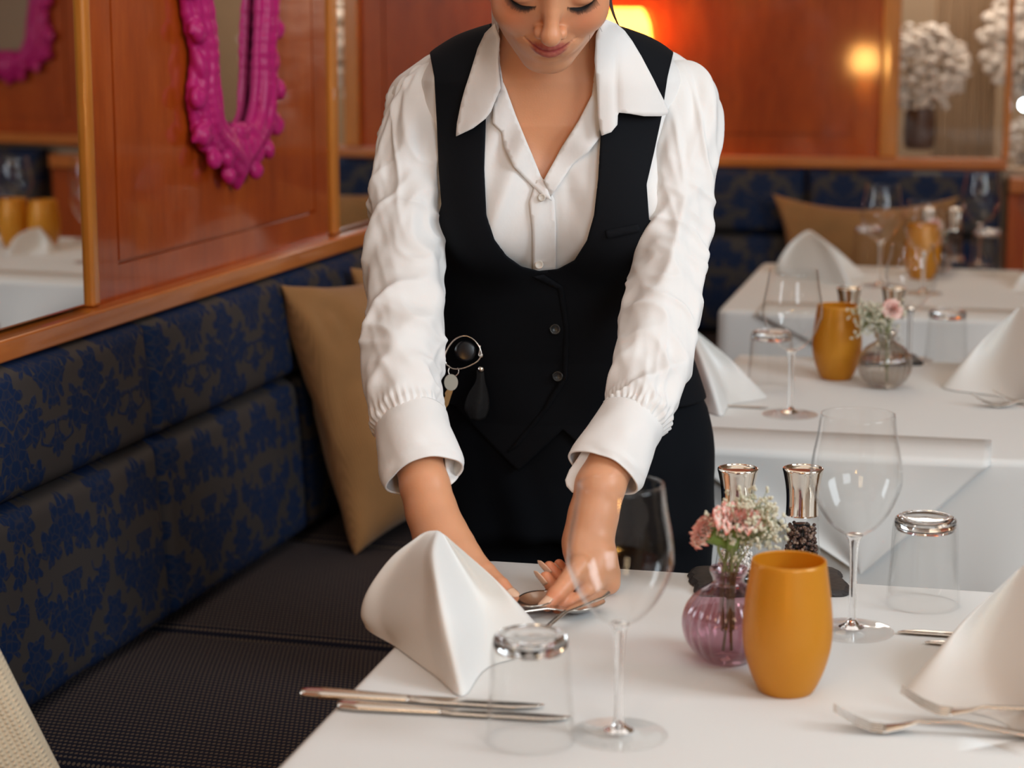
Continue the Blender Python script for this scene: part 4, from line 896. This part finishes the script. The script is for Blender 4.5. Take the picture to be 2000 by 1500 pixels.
HANDS = {'R': dict(wrist=[(1172, 950, 2.245), (1158, 1010, 2.24), (1148, 1060, 2.235), (1158, 1105, 2.225)], wr=[.0262, .0245, .0250, .0240],
                   palm=[((1185, 1125, 2.232), (1188, 1138, 2.228), .0150, .0130), ((1130, 1075, 2.215), (1135, 1125, 2.200), .0155, .0135), ((1165, 1090, 2.22), (1150, 1135, 2.205), .020, .0145)],
                   fingers=[fing([(1132, 1105, 2.195), (1108, 1137, 2.180), (1086, 1162, 2.168), (1069, 1181, 2.160)], [.0125, .0102, .0092, .0072], (-.5, -.7, .3), .018),
                            fing([(1158, 1140, 2.205), (1140, 1166, 2.188), (1112, 1180, 2.175), (1090, 1188, 2.170)], [.0105, .0088, .0080, .0068], (0, -.4, -.6), .012),
                            fing([(1150, 1135, 2.215), (1112, 1165, 2.205), (1082, 1150, 2.203), (1066, 1128, 2.203)], [.0100, .0085, .0078, .0066], (-.9, -.5, .1), .019),
                            fing([(1152, 1125, 2.235), (1122, 1150, 2.225), (1092, 1130, 2.224), (1073, 1107, 2.224)], [.0095, .0082, .0076, .0062], (-.9, -.5, .2), .019),
                            fing([(1155, 1118, 2.250), (1130, 1135, 2.245), (1105, 1118, 2.245), (1092, 1102, 2.245)], [.0085, .0072, .0066, .0056], (-.9, -.4, .2), .012)]),
         'L': dict(wrist=[(830, 950, 2.25), (843, 1000, 2.24), (862, 1050, 2.225), (886, 1092, 2.205)], wr=[.0262, .0255, .0275, .0265],
                   palm=[((872, 1075, 2.215), (905, 1130, 2.185), .0190, .0160), ((895, 1070, 2.21), (935, 1125, 2.175), .0170, .0145)],
                   fingers=[fing([(915, 1085, 2.20), (950, 1118, 2.175), (978, 1145, 2.155), (1000, 1166, 2.145)], [.0125, .0102, .0092, .0074], (.3, -.6, .6), .014),
                            fing([(935, 1125, 2.175), (965, 1160, 2.150), (985, 1188, 2.125), (1000, 1207, 2.112)], [.0105, .0090, .0080, .0066], (.2, -.6, .6), .012),
                            fing([(922, 1135, 2.175), (948, 1175, 2.140), (965, 1205, 2.110), (978, 1222, 2.100)], [.0105, .0090, .0080, .0066], (.2, -.6, .6), .012),
                            fing([(908, 1138, 2.180), (928, 1182, 2.140), (942, 1212, 2.110), (952, 1228, 2.098)], [.0100, .0086, .0078, .0064], (.2, -.6, .6), .012),
                            fing([(893, 1135, 2.190), (906, 1178, 2.150), (916, 1204, 2.128), (922, 1220, 2.115)], [.0090, .0076, .0068, .0056], (.2, -.6, .6), .012)])}
def hand(Q, k):
    c = W_(*HANDS[k]['wrist'][-1]); d = np.linalg.norm(Q-c, axis=1)-.15; m = d < 0
    if m.any():
        q = Q[m]; H_ = HANDS[k]; wp = [W_(*p) for p in H_['wrist']]; e = chain(q, wp, H_['wr'], .012)
        for a, b, r0, r1 in H_['palm']: e = smin(e, seg(q, W_(*a), W_(*b), r0, r1), .012)
        fs = None
        for p, rs in H_['fingers']:
            g = chain(q, p, rs, .0025); fs = g if fs is None else np.minimum(fs, g)
            e = smin(e, g, .0045)
        d[m] = e
    return np.where(m, d, np.maximum(d, .02))
def arm(Q, k, g=0): return chain(Q, AC[k], np.array(ARr)+g, .01)
def body(Q):
    d = smin(torso(Q)+.002, neck(Q), .05); d = smin(d, head(Q), .018)
    d = smin(d, seg(Q, (.046, 2.47, 1.285), (.046+.085, 2.485, 1.298), .009, .008), .02); d = smin(d, seg(Q, (.046, 2.47, 1.285), (.046-.085, 2.485, 1.298), .009, .008), .02)
    for k in 'LR': d = smin(d, arm(Q, k), .02); d = np.minimum(d, 9); d = smin(d, hand(Q, k), .006)
    return np.maximum(d, .80-Q[:, 2]+np.where(Q[:, 1] < 2.45, -9, 0))
bV, bF = sdf_mesh(body, (-.28, 2.02, .66), (.36, 2.80, 1.62), .0021, safety=1.5)
pt = np.array([.055, 2.66, 0])
person = thing('person', 'person in white shirt and black waistcoat leaning over the near table, laying cutlery', 'person', tuple(pt))
base = np.array([.70, .335, .180]); C = np.tile(np.r_[base, 1], (len(bV), 1)); nz = noise(bV*40)[:, None]*.6+noise(bV*110)[:, None]*.4
C[:, :3] *= 1+.10*(nz-.5)
mh = np.linalg.norm(bV-hc, axis=1) < .19; q = toH(bV[mh]); lp_ = lips(q); L_ = ss(.16, -.02, lp_)[:, None]*(q[:, 2] > 5)[:, None]
fc = C[mh, :3]; ax = np.abs(q[:, 0])
bl = np.exp(-((ax-4.0)/1.9)**2-((q[:, 1]+1.6)/2.0)**2)[:, None]*(q[:, 2:3] > 2)*.55; fc = fc*(1-bl)+fc*np.array([1.04, .66, .58])*bl
nb = np.exp(-(q[:, 0]/1.6)**2-((q[:, 1]+2.2)/1.3)**2)[:, None]*(q[:, 2:3] > 7)*.14; fc = fc*(1-nb)+fc*np.array([1.04, .80, .72])*nb
fc = fc*(1-L_)+np.array([.34, .045, .045])*L_
br = ss(.55, .25, np.abs(q[:, 1]-3.55+.09*(ax-3)**2))*(ax > 1.2)*(ax < 5.3)*(q[:, 2] > 3); fc = fc*(1-.85*br[:, None])+np.array([.05, .025, .015])*.85*br[:, None]
C[mh, :3] = fc
for k in 'LR':
    for p, rs in HANDS[k]['fingers']:
        f = np.exp(-(np.linalg.norm(bV-p[-1], axis=1)/.018)**2)[:, None]*.5; C[:, :3] = C[:, :3]*(1-f)+C[:, :3]*np.array([1.08, .74, .68])*f
        for kn in p[1:-1]: f = np.exp(-(np.linalg.norm(bV-kn, axis=1)/.010)**2)[:, None]*.35; C[:, :3] = C[:, :3]*(1-f)+C[:, :3]*np.array([1.05, .78, .72])*f
mesh('body', bV-pt, bF, M['skin'], person, attr={'tint': C})
for (p, d, ns, r, nl) in nails:      # long almond nails
    n_ = ns-d*np.dot(ns, d); n_ /= np.linalg.norm(n_); b_ = np.cross(d, n_); R = []
    for i in range(9):
        s = i/8; x = -.0055+nl*s; hw = r*.80*(1-.10*s)*(1-max(0, (s-.45)/.55)**2.2)**.5+.0003; row = []
        for j in range(9):
            a = (j/8-.5)*2; row.append(p+d*x+b_*hw*a*.95+n_*(r*1.00*math.cos(a*.75*min(1, hw/r*1.2))+.0006+.0010*s-.0026*max(0, s-.6)))
        R.append(row)
    V, Fc = grid(np.array(R)-pt); o = mesh('fingernail', V, Fc, M['nail'], person); o.modifiers.new('thick', 'SOLIDIFY').thickness = .0006
# lashes: small fans along each lowered lid
for sx in (-1, 1):
    b = MB(); g = np.random.default_rng(5+sx)
    for i in range(46):
        s = i/45; x = sx*(1.75+2.85*s); y = .62-.75*math.sin(math.pi*s)**.8+.35*s; z = 7.72-.85*s**2-.15*(1-s)
        r0 = np.array([x, y, z]); dirn = np.array([sx*(-.15+.75*s), -.75, .75]); dirn /= np.linalg.norm(dirn); L = .62+.35*s+.08*g.normal(); t = np.linspace(0, 1, 5)[:, None]
        c = r0+dirn*L*t+np.array([0, .38, .10])*(t**2)*L*.6; b.add(*tube(np.array([fromH(k) for k in c])-pt, np.linspace(.00050, .00010, 5), 5))
    s = np.linspace(0, 1, 14); rim = np.c_[sx*(1.7+2.9*s), .62-.75*np.sin(math.pi*s)**.8+.35*s, 7.70-.85*s**2-.15*(1-s)]; b.add(*tube(np.array([fromH(k) for k in rim])-pt, .0006, 6))
    b.out('eyelashes', M['lash'], person)
# hair: cap with centre parting, low bun, loose strands
def hairf(Q):
    q = toH(Q); ax = np.abs(q[:, 0]); d = ell(q, (0, 3.0, -1.9), (7.9, 9.2, 9.6)); d = smin(d, ell(np.c_[ax, q[:, 1:]], (6.6, .6, -2.6), (1.7, 4.2, 4.0)), 1.2); d = smin(d, ell(q, (0, .5, -11.6), (3.6, 3.4, 3.0)), 1.2)
    face = (ax/5.6)**2+((q[:, 1]-.0)/7.4)**2-1; cut = np.where(q[:, 2] > 1, -face*4, 9); low = (-5.2-q[:, 1])-.0*ax; d = smax(d, np.where(q[:, 2] > 1.0, -face*5.0, -3), .8); d = smax(d, low, .8)
    st = .10*np.sin(q[:, 0]*7+noise(q*np.array([.5, .2, .2]))*6+q[:, 1]*.6); d = d+st*.6; d = smax(d, -seg(q, (0, 8, 6), (0, 12.3, -3), .12, .12), .3); return d/100
hV, hF = sdf_mesh(hairf, fromH((0, 0, 0))-.22, fromH((0, 0, 0))+.22, .003, safety=2.0, proj_it=1)
mesh('hair', hV-pt, hF, M['hair'], person)
b = MB()
def strand(pts, r=.00032): b.add(*tube(catmull([W_(*p) for p in pts], 24)-pt, np.linspace(r, r*.5, 24), 5))
for k in range(9): strand([(1186+k*.6, -30, 2.43), (1189+k*.9, 2+k, 2.43), (1195+k*1.3, 25+k*2, 2.43), (1203+k*1.6+random.random()*4, 44+k*2+random.random()*6, 2.44)], .00045)
strand([(1150, -40, 2.30), (1152, 0, 2.29), (1160, 30, 2.285), (1176, 62, 2.29)]); strand([(1153, -40, 2.30), (1154, 20, 2.275), (1152, 60, 2.28), (1151, 95, 2.29)], .00024); strand([(1161, -40, 2.30), (1166, 0, 2.29), (1172, 25, 2.29), (1180, 45, 2.30)], .00026)
b.out('loose_strands', M['hair'], person)

# ---- clothes
def pxz(Q): p_, Z = proj(Q); return p_, Z
VOPEN = [(968, -40), (974, 60), (976, 120), (984, 172), (1002, 222), (1030, 290), (1054, 345), (1062, 352), (1070, 340), (1094, 292), (1130, 235), (1156, 185), (1163, 120), (1168, 60), (1172, -40)]
def shirt_base(Q):
    d = smin(torso(Q)-.006, neck(Q, .012), .02); d = smin(d, seg(Q, AC['L'][0], AC['L'][1], .044, .046), .02); d = smin(d, seg(Q, AC['R'][0], AC['R'][1], .044, .046), .02)
    m = (Q[:, 1] < 2.52) & (Q[:, 2] > 1.0) & (Q[:, 2] < 1.32)
    if m.any():
        q = Q[m]; x, z = q[:, 0]-.055, q[:, 2]-1.06; w_ = np.sin(x*150+np.sin(z*22)*1.6+z*30*np.sign(x)); n_ = noise(np.c_[x*38+z*16*np.sign(x), z*13, 0*x+4]); d[m] -= (.0022*w_*n_+.0075*(n_-.5))*ss(.005, .02, np.abs(x+.008))
    return d
def shirtf(Q):
    p_, Z = pxz(Q); sb = shirt_base(Q); o = np.where(Q[:, 1] < 2.53, -poly_sd(p_, VOPEN)*Z/F, -.2)
    d = smax(sb, -(sb+.0062), .0005); d = smax(d, o, .0008); d = np.maximum(d, (Q-NT_)@((NT_-NB)/np.linalg.norm(NT_-NB))+.012)
    return np.maximum(d, .97-Q[:, 2])
sV, sF = sdf_mesh(shirtf, (-.20, 2.30, .95), (.32, 2.78, 1.42), .0024, safety=1.6, proj_it=1)
mesh('shirt', sV-pt, sF, M['shirt'], person)
VU = [(966, -60), (952, 120), (949, 230), (946, 330), (950, 420), (966, 468), (990, 500), (1018, 520), (1052, 529), (1090, 525), (1122, 508), (1146, 470), (1160, 420), (1168, 350), (1172, 280), (1180, 180), (1194, 60), (1196, -60)]
ALL_ = [(700, 60), (838, 98), (848, 150), (853, 240), (857, 340), (862, 400), (850, 440), (700, 460)]
ALR = [(1450, 60), (1317, 96), (1304, 150), (1292, 230), (1277, 300), (1263, 360), (1268, 430), (1450, 460)]
def vestf(Q):
    p_, Z = pxz(Q); t = shirt_base(Q)*.0+torso(Q); x = Q[:, 0]-.062; fold = .0022*(noise(np.c_[Q[:, 0]*14+Q[:, 2]*10, Q[:, 2]*16, Q[:, 1]*6])-.5)*2; t = t+fold
    d = smax(t-.0150, -(t-.0100), .0006); k = Z/F
    u = -poly_sd(p_, VU)*k; d = smax(d, np.where(Q[:, 1] < 2.53, u, -.2), .0015)
    for A_ in (ALL_, ALR): d = smax(d, -poly_sd(p_, A_)*k, .0015)
    d = smax(d, .105-np.hypot(Q[:, 0]-.046, (Q[:, 1]-2.52)*1.0)-np.where((Q[:, 2] > 1.29), .035, .2), .002)
    hem = .800+.055*np.clip(np.abs(np.abs(x)-.055)/.055, 0, 1.4); return smax(d, hem-Q[:, 2], .002)
vV, vF = sdf_mesh(vestf, (-.20, 2.30, .76), (.32, 2.82, 1.40), .0026, safety=1.6, proj_it=2)
mesh('waistcoat', vV-pt, vF, M['vest'], person)
def march(px, py, f, z0=2.15, z1=2.75):
    """distance along the view line where f first turns negative, else where it comes closest."""
    px, py = np.atleast_1d(px).astype(float), np.atleast_1d(py).astype(float); Z = np.full(len(px), z0); best = np.full(len(px), 9.); bz = Z.copy()
    r = np.stack([ray(a, b) for a, b in zip(px, py)])
    for _ in range(260):
        d = f(CAM0+Z[:, None]*r); im = d < best; best = np.where(im, d, best); bz = np.where(im, Z, bz); Z = np.where(d > .0004, np.minimum(Z+np.maximum(d*.6, .0006), z1), Z)
    return np.where(best < .002, Z, bz)
def drape(name, poly, f, off, mt, parent, step=7, thick=.0016, lift=None, smooth_it=3):
    """a piece of cloth with the given outline laid on a surface."""
    poly = np.array(poly, float); pts = []
    for i in range(len(poly)):
        a, b_ = poly[i], poly[(i+1) % len(poly)]; n = max(1, int(np.linalg.norm(b_-a)/step)); pts += [a+(b_-a)*k/n for k in range(n)]
    nb_ = len(pts); lo, hi = poly.min(0), poly.max(0); gx, gy = np.meshgrid(np.arange(lo[0], hi[0], step), np.arange(lo[1], hi[1], step)); gp = np.c_[gx.ravel(), gy.ravel()]; gp = gp[poly_sd(gp, poly) < -step*.6]
    allp = [Vector(p) for p in pts]+[Vector(p) for p in gp]
    vs, es, fs, *_r = delaunay_2d_cdt(allp, [(i, (i+1) % nb_) for i in range(nb_)], [], 1, 1e-5)
    P2 = np.array([[v.x, v.y] for v in vs]); cen = np.array([P2[list(t)].mean(0) for t in fs]); keep = poly_sd(cen, poly) < 0; fs = [t for t, k in zip(fs, keep) if k]
    Z = march(P2[:, 0], P2[:, 1], lambda Q: f(Q)-off)
    nbv = [set() for _ in vs]
    for t in fs:
        for a in t:
            nbv[a] |= set(t)-{a}
    for _ in range(smooth_it): Z = np.array([.5*Z[i]+.5*np.mean(Z[list(nbv[i])]) if nbv[i] else Z[i] for i in range(len(Z))])
    if lift: Z = Z-np.array([lift(*p) for p in P2])
    V = np.array([D(p[0], p[1], z) for p, z in zip(P2, Z)])-pt; o = mesh(name, V, [t[::-1] for t in fs], mt, parent); sm = o.modifiers.new('thick', 'SOLIDIFY'); sm.thickness = thick; sm.offset = 0; return o
cbase = lambda Q: smin(smin(torso(Q)-.016, neck(Q, .020), .03), seg(Q, (.046, 2.50, 1.27), (.041, 2.43, 1.365), .078, .066), .02)
LW = [(966, 46), (976, 76), (973, 120), (978, 172), (966, 200), (959, 218), (948, 232), (923, 251), (900, 262), (891, 266), (893, 240), (901, 201), (908, 175), (916, 151), (934, 94), (948, 64)]
RW = [(1184, 38), (1204, 46), (1219, 60), (1235, 82), (1252, 110), (1276, 156), (1295, 194), (1306, 217), (1303, 224), (1290, 227), (1258, 227), (1230, 222), (1209, 220), (1206, 226), (1205, 244), (1194, 258), (1175, 265), (1171, 248), (1168, 225), (1165, 162), (1161, 118), (1164, 68), (1172, 50)]
drape('collar', LW, cbase, .004, M['shirt'], person, 6, .0022, lambda x, y: .004*math.sin((x-890)/60)+.004*ss(60, 260, y), 5)
drape('collar', RW, cbase, .004, M['shirt'], person, 6, .0022, lambda x, y: .005*math.sin((x-1160)/45)+.004*ss(60, 230, y)-.003*math.exp(-((x-1200-(y-120)*.05)/7)**2), 5)
sb2 = shirt_base
drape('placket', [(1048, 352), (1062, 350), (1074, 372), (1083, 390), (1086, 440), (1086, 534), (1042, 534), (1040, 450), (1034, 395)], sb2, .0030, M['shirt'], person, 6, .0016)
drape('neckline_edge', [(978, 150), (988, 172), (1006, 222), (1034, 290), (1056, 343), (1064, 356), (1078, 392), (1062, 384), (1036, 360), (1004, 326), (984, 286), (980, 258), (962, 240), (964, 205)], sb2, .0045, M['shirt'], person, 6, .0018, lambda x, y: .0025*math.sin(y*.05+x*.03))
drape('neckline_edge', [(1164, 150), (1156, 186), (1130, 237), (1095, 292), (1066, 344), (1062, 352), (1076, 384), (1098, 352), (1118, 322), (1150, 296), (1172, 268), (1176, 232)], sb2, .0045, M['shirt'], person, 6, .0018, lambda x, y: .0025*math.sin(y*.06-x*.03))
# sleeves: tubes with gathered, twisted creases
def sleeve(k, path, rpx, seed):
    C0 = np.array([W_(*p) for p in path]); n, m = 260, 132; Cc = catmull(C0, n); r = catmull(np.c_[np.array(rpx)*np.array([p[2] for p in path])/F, np.zeros(len(rpx))], n)[:, 0]; r = np.maximum(r, .002)
    T, Nn, Bb = frames(Cc); th = np.linspace(0, 2*math.pi, m, endpoint=False); s = np.linspace(0, 1, n)[:, None]; TH = th[None]; sg = 1 if k == 'L' else -1
    ct, st = np.cos(TH), np.sin(TH); g = lambda fr, fa, ph: noise(np.stack([s*fr+0*TH, ct*fa+ph+0*s, st*fa+seed+0*s], -1))
    def rn(fs, fa, ph, tilt, wp=.5):       # ridged noise: thin branching creases running round the arm
        w_ = wp*(g(3, 1.2, ph+20)-.5); q = noise(np.stack([(s+w_*.12)*fs+tilt*ct+.5*tilt*st, ct*fa+ph+0*s, st*fa+seed+0*s], -1)); return 1-np.sqrt((2*q-1)**2+.012)
    fore = ss(.34, .52, s)*ss(1.0, .95, s); up = ss(.10, .26, s)*ss(.60, .34, s)
    r1 = rn(13, .75, 3, sg*.9); r2 = rn(27, 1.1, 9, -sg*.7); r3 = rn(6.5, 1.3, 15, sg*2.2); r4 = rn(11, 1.3, 27, -sg*2.6)
    disp = fore*(.0110*(r1**2.2-.25)+.0050*(r2**2-.3))+up*(.0130*(r3**2-.25)+.0050*(r4**2.5-.2))+(.25+.75*fore)*.0028*(r4**2-.3)
    disp += .0016*(g(30, 2.6, 13)-.5)
    gath = np.exp(-((s-.955)/.03)**2)*.0014*np.sin(TH*34)+np.exp(-((s-.05)/.05)**2)*.0016*np.sin(TH*30)*(st*0+1); disp += gath
    # push creases inward of the outline so the silhouette keeps its width
    rr = r[:, None]+disp-.0042
    R = Cc[:, None]+rr[..., None]*(Nn[:, None]*ct[..., None]*.98+Bb[:, None]*st[..., None]); V, Fc = grid(R-pt, close_u=True, flip=True); return mesh('sleeve', V, Fc, M['shirt'], person), Cc[-1], T[-1], r[-1]
LP = [(892, 190, 2.535), (864, 184, 2.520), (842, 196, 2.505), (814, 258, 2.482), (799, 340, 2.469), (794, 430, 2.452), (789, 530, 2.424), (789, 620, 2.388), (785, 710, 2.35), (792, 790, 2.315), (804, 842, 2.292)]
sleeve('L', LP, [40, 62, 76, 71, 69, 74, 79, 83, 82, 76, 71], 2.3)
RP = [(1262, 188, 2.535), (1290, 180, 2.520), (1322, 192, 2.505), (1332, 255, 2.482), (1322, 340, 2.469), (1315, 430, 2.452), (1307, 520, 2.425), (1296, 600, 2.393), (1278, 690, 2.355), (1250, 780, 2.31), (1228, 835, 2.285)]
sleeve('R', RP, [40, 62, 77, 75, 76, 76, 77, 76, 76, 71, 66], 7.1)
def cuff(path, rpx, flare, seed, name='cuff'):
    C0 = np.array([W_(*p) for p in path]); n, m = 60, 120; Cc = catmull(C0, n); r = catmull(np.c_[np.array(rpx)*np.array([p[2] for p in path])/F, np.zeros(len(rpx))], n)[:, 0]
    T, Nn, Bb = frames(Cc); th = np.linspace(0, 2*math.pi, m, endpoint=False); s = np.linspace(0, 1, n)[:, None]; TH = th[None]
    fl = 0
    for (a0, wd, am) in flare: dd = np.angle(np.exp(1j*(TH-a0))); fl = fl+am*np.exp(-(dd/wd)**2)*ss(.15, .85, s)
    dp = .0030*(noise(np.stack([s*5+0*TH, np.cos(TH)*2.2+seed+0*s, np.sin(TH)*2.2+0*s], -1))-.5)
    R = Cc[:, None]+(r[:, None]+fl+dp)[..., None]*(Nn[:, None]*np.cos(TH)[..., None]+Bb[:, None]*np.sin(TH)[..., None])
    V, Fc = grid(R-pt, close_u=True, flip=True); o = mesh(name, V, Fc, M['shirt'], person); sm = o.modifiers.new('thick', 'SOLIDIFY'); sm.thickness = .0022; sm.offset = 1; return o
cuff([(803, 825, 2.30), (812, 868, 2.278), (822, 908, 2.262), (829, 930, 2.252)], [72, 74, 68, 60], [(math.pi*.5, .55, .010), (-math.pi*.55, .6, .011)], 3)
cuff([(1232, 822, 2.292), (1210, 866, 2.272), (1190, 905, 2.258), (1180, 925, 2.250)], [66, 70, 66, 60], [(math.pi*.5, .6, .010), (-math.pi*.5, .6, .008)], 5)
drape('cuff_flap', [(866, 838), (884, 862), (899, 882), (905, 902), (902, 922), (891, 938), (880, 948), (872, 925), (868, 890)], lambda Q: seg(Q, W_(800, 830, 2.31), W_(835, 950, 2.27), .046, .040), .0, M['shirt'], person, 5, .002, None, 25)
drape('cuff_flap', [(1152, 858), (1172, 850), (1160, 880), (1142, 915), (1136, 945), (1130, 966), (1118, 962), (1107, 950), (1104, 938), (1112, 918), (1128, 895)], lambda Q: seg(Q, W_(1225, 830, 2.30), W_(1165, 950, 2.27), .044, .036), .0, M['shirt'], person, 5, .002, None, 25)
# trousers and shoes
def trouserf(Q):
    x = Q[:, 0]-.077; lg = None
    for sx in (-1, 1):
        c = chain(Q, [(.077+sx*.080, 2.655, .80), (.077+sx*.085, 2.67, .45), (.077+sx*.088, 2.70, .055)], [.092, .072, .066]); lg = c if lg is None else smin(lg, c, .02)
    t = smax(torso(Q)-.007, .70-Q[:, 2], .02); d = smin(t, lg, .03); d = smin(d, ell(Q, (.212, 2.64, .80), (.030, .05, .055)), .03); d = smin(d, ell(Q, (.222, 2.645, .66), (.032, .05, .11)), .03)
    d += .0045*(noise(np.c_[Q[:, 0]*16, Q[:, 1]*16, Q[:, 2]*9+Q[:, 0]*20])-.5)*2; d = np.maximum(d, Q[:, 2]-1.0); return np.maximum(d, .045-Q[:, 2])
tV, tF = sdf_mesh(trouserf, (-.20, 2.45, .04), (.36, 2.85, 1.02), .0045, safety=1.6, proj_it=2)
mesh('trousers', tV-pt, tF, M['trouser'], person)
for sx in (-1, 1):
    fx = .077+sx*.088; f = lambda Q: np.maximum(smin(ell(Q, (fx, 2.60, .035), (.042, .115, .045)), ell(Q, (fx, 2.70, .05), (.038, .055, .055)), .03), .002-Q[:, 2])
    V, Fc = sdf_mesh(f, (fx-.07, 2.44, -.005), (fx+.07, 2.80, .13), .004, safety=1.6); mesh('shoe', V-pt, Fc, M['leather'], person)
# buttons, pocket
vq = lambda Q: torso(Q)-.015
def at_vest(px, py, off=.0): return D(px, py, float(march([px], [py], lambda Q: vq(Q)-off)[0]))
def button(px, py, r, mt, f, name):
    Z = float(march([px], [py], f)[0]); p = D(px, py, Z); th = np.linspace(0, 2*math.pi, 25)[:-1]
    V, Fc = lathe([(.0002, .0022), (r*.62, .0022), (r*.78, .0032), (r*.95, .0028), (r, .0015), (r*.9, 0), (.0002, 0)], 28); o = mesh(name, V, Fc, mt, person); o.location = tuple(p-pt); o.rotation_euler = (math.radians(82), 0, 0)
button(1084, 643, .0068, M['button'], vq, 'button'); button(1089, 735, .0068, M['button'], vq, 'button')
button(1058, 386, .0045, M['pearl'], lambda Q: shirt_base(Q)-.005, 'shirt_button'); button(1053, 517, .0052, M['pearl'], lambda Q: shirt_base(Q)-.005, 'shirt_button')
drape('welt_pocket', [(1182, 450), (1246, 438), (1252, 452), (1186, 466)], vq, .0015, M['vest'], person, 6, .002)
drape('front_edge', [(1040, 540), (1062, 536), (1100, 560), (1112, 640), (1108, 740), (1070, 800), (1010, 874), (990, 884), (1000, 872), (1062, 795), (1098, 735), (1102, 640), (1090, 565)], vq, .0012, M['vest'], person, 6, .0015)

# ================================================================ KEYS ON THE WAISTBAND, AND WHAT THE HANDS HOLD
kq = at_vest(905, 690, .006); kz = proj(kq)[1][0]-.016
kt = thing('key_bunch', 'steel snap ring with key and black leather fob hanging at the waistcoat', 'keys', tuple(kq))
def K(px, py, dz=0): return D(px, py, kz+dz)-kq
ring = [(872, 712), (868, 700), (874, 682), (888, 664), (906, 656), (922, 661), (934, 674), (940, 690), (934, 704), (918, 714), (900, 720), (884, 720), (872, 712)]
mesh('snap_ring', *tube(catmull([K(*p) for p in ring], 70), .0011, 8), M['steel'], kt)
mesh('round_case', *tube([K(909, 686, .003), K(909, 686, .0), K(909, 686, -.0035), K(909, 686, -.0040)], [.0122, .0130, .0128, .0095], 32), M['black'], kt)
mesh('hook', *tube(catmull([K(938, 674), K(937, 684), K(935, 694), K(941, 697), K(942, 690)], 20), .0009, 6), M['steel'], kt)
mesh('key_loop', *tube(catmull([K(878, 718), K(876, 727), K(880, 734), K(890, 734), K(896, 727), K(894, 718)], 20), .0007, 6), M['steel'], kt)
a = np.linspace(0, 2*math.pi, 25)[:-1]
hd = np.array([K(881+13.5*math.cos(t), 747+16*math.sin(t), -.001) for t in a]); hb = hd+np.array([0, .002, 0]); V, Fc = grid(np.stack([hd, hb]), close_u=True); Fc = [f for f in Fc]+[tuple(range(24))[::-1], tuple(range(24, 48))]
mesh('key_head', V, Fc, M['keyhead'], kt, smooth=False)
bl_ = [(874, 760), (885, 762), (880, 776), (876, 790), (871, 797), (866, 793), (868, 786), (865, 780), (870, 774), (869, 768)]; hd = np.array([K(*p) for p in bl_]); hb = hd+np.array([0, .002, 0]); V, Fc = grid(np.stack([hd, hb]), close_u=True); Fc = list(Fc)+[tuple(range(10))[::-1], tuple(range(10, 20))]
mesh('key_blade', V, Fc, M['brass'], kt, smooth=False)
fob = surf([[K(931, 722), K(938, 720), K(945, 722)], [K(929, 745), K(939, 744, -.002), K(948, 745)], [K(914, 770), K(938, 768, -.004), K(954, 768)], [K(907, 798), K(932, 796, -.005), K(956, 795)], [K(918, 820), K(932, 822, -.003), K(948, 818)]], 20, 12)
V, Fc = grid(fob, flip=True); o = mesh('leather_fob', V, Fc, M['leather'], kt); o.modifiers.new('thick', 'SOLIDIFY').thickness = .002
mesh('snap_rivet', *tube([K(939.5, 721, -.001), K(939.5, 721, -.004)], [.0042, .0032], 20), M['steel'], kt)
h1 = table_fork('fork held by the fingers over the napkin slope', (1172, 1160), (1046, 1222), z=TZ+.002, s=.95); h1.rotation_euler.y = math.radians(7); h1.location.z = TZ+.026; h1.location = tuple(D(1185, 1158, 2.175)); slim(h1)
def spoon(label, pa, pb, dz, tilt=0):
    t = thing('table_spoon', label, 'spoon'); spoon_parts(t); a, b = P(*pa), P(*pb); u_ = (b-a)/np.linalg.norm(b-a); place2(t, b-u_*.165, b, TZ+.001+dz); return t
spoon('spoon being laid, its bowl beneath the thumb beside the napkin', (1168, 1118), (1048, 1197), .004, 0)
spoon('spoon whose bowl shows under the index finger', (985, 1228), (1130, 1202), .001, 0)
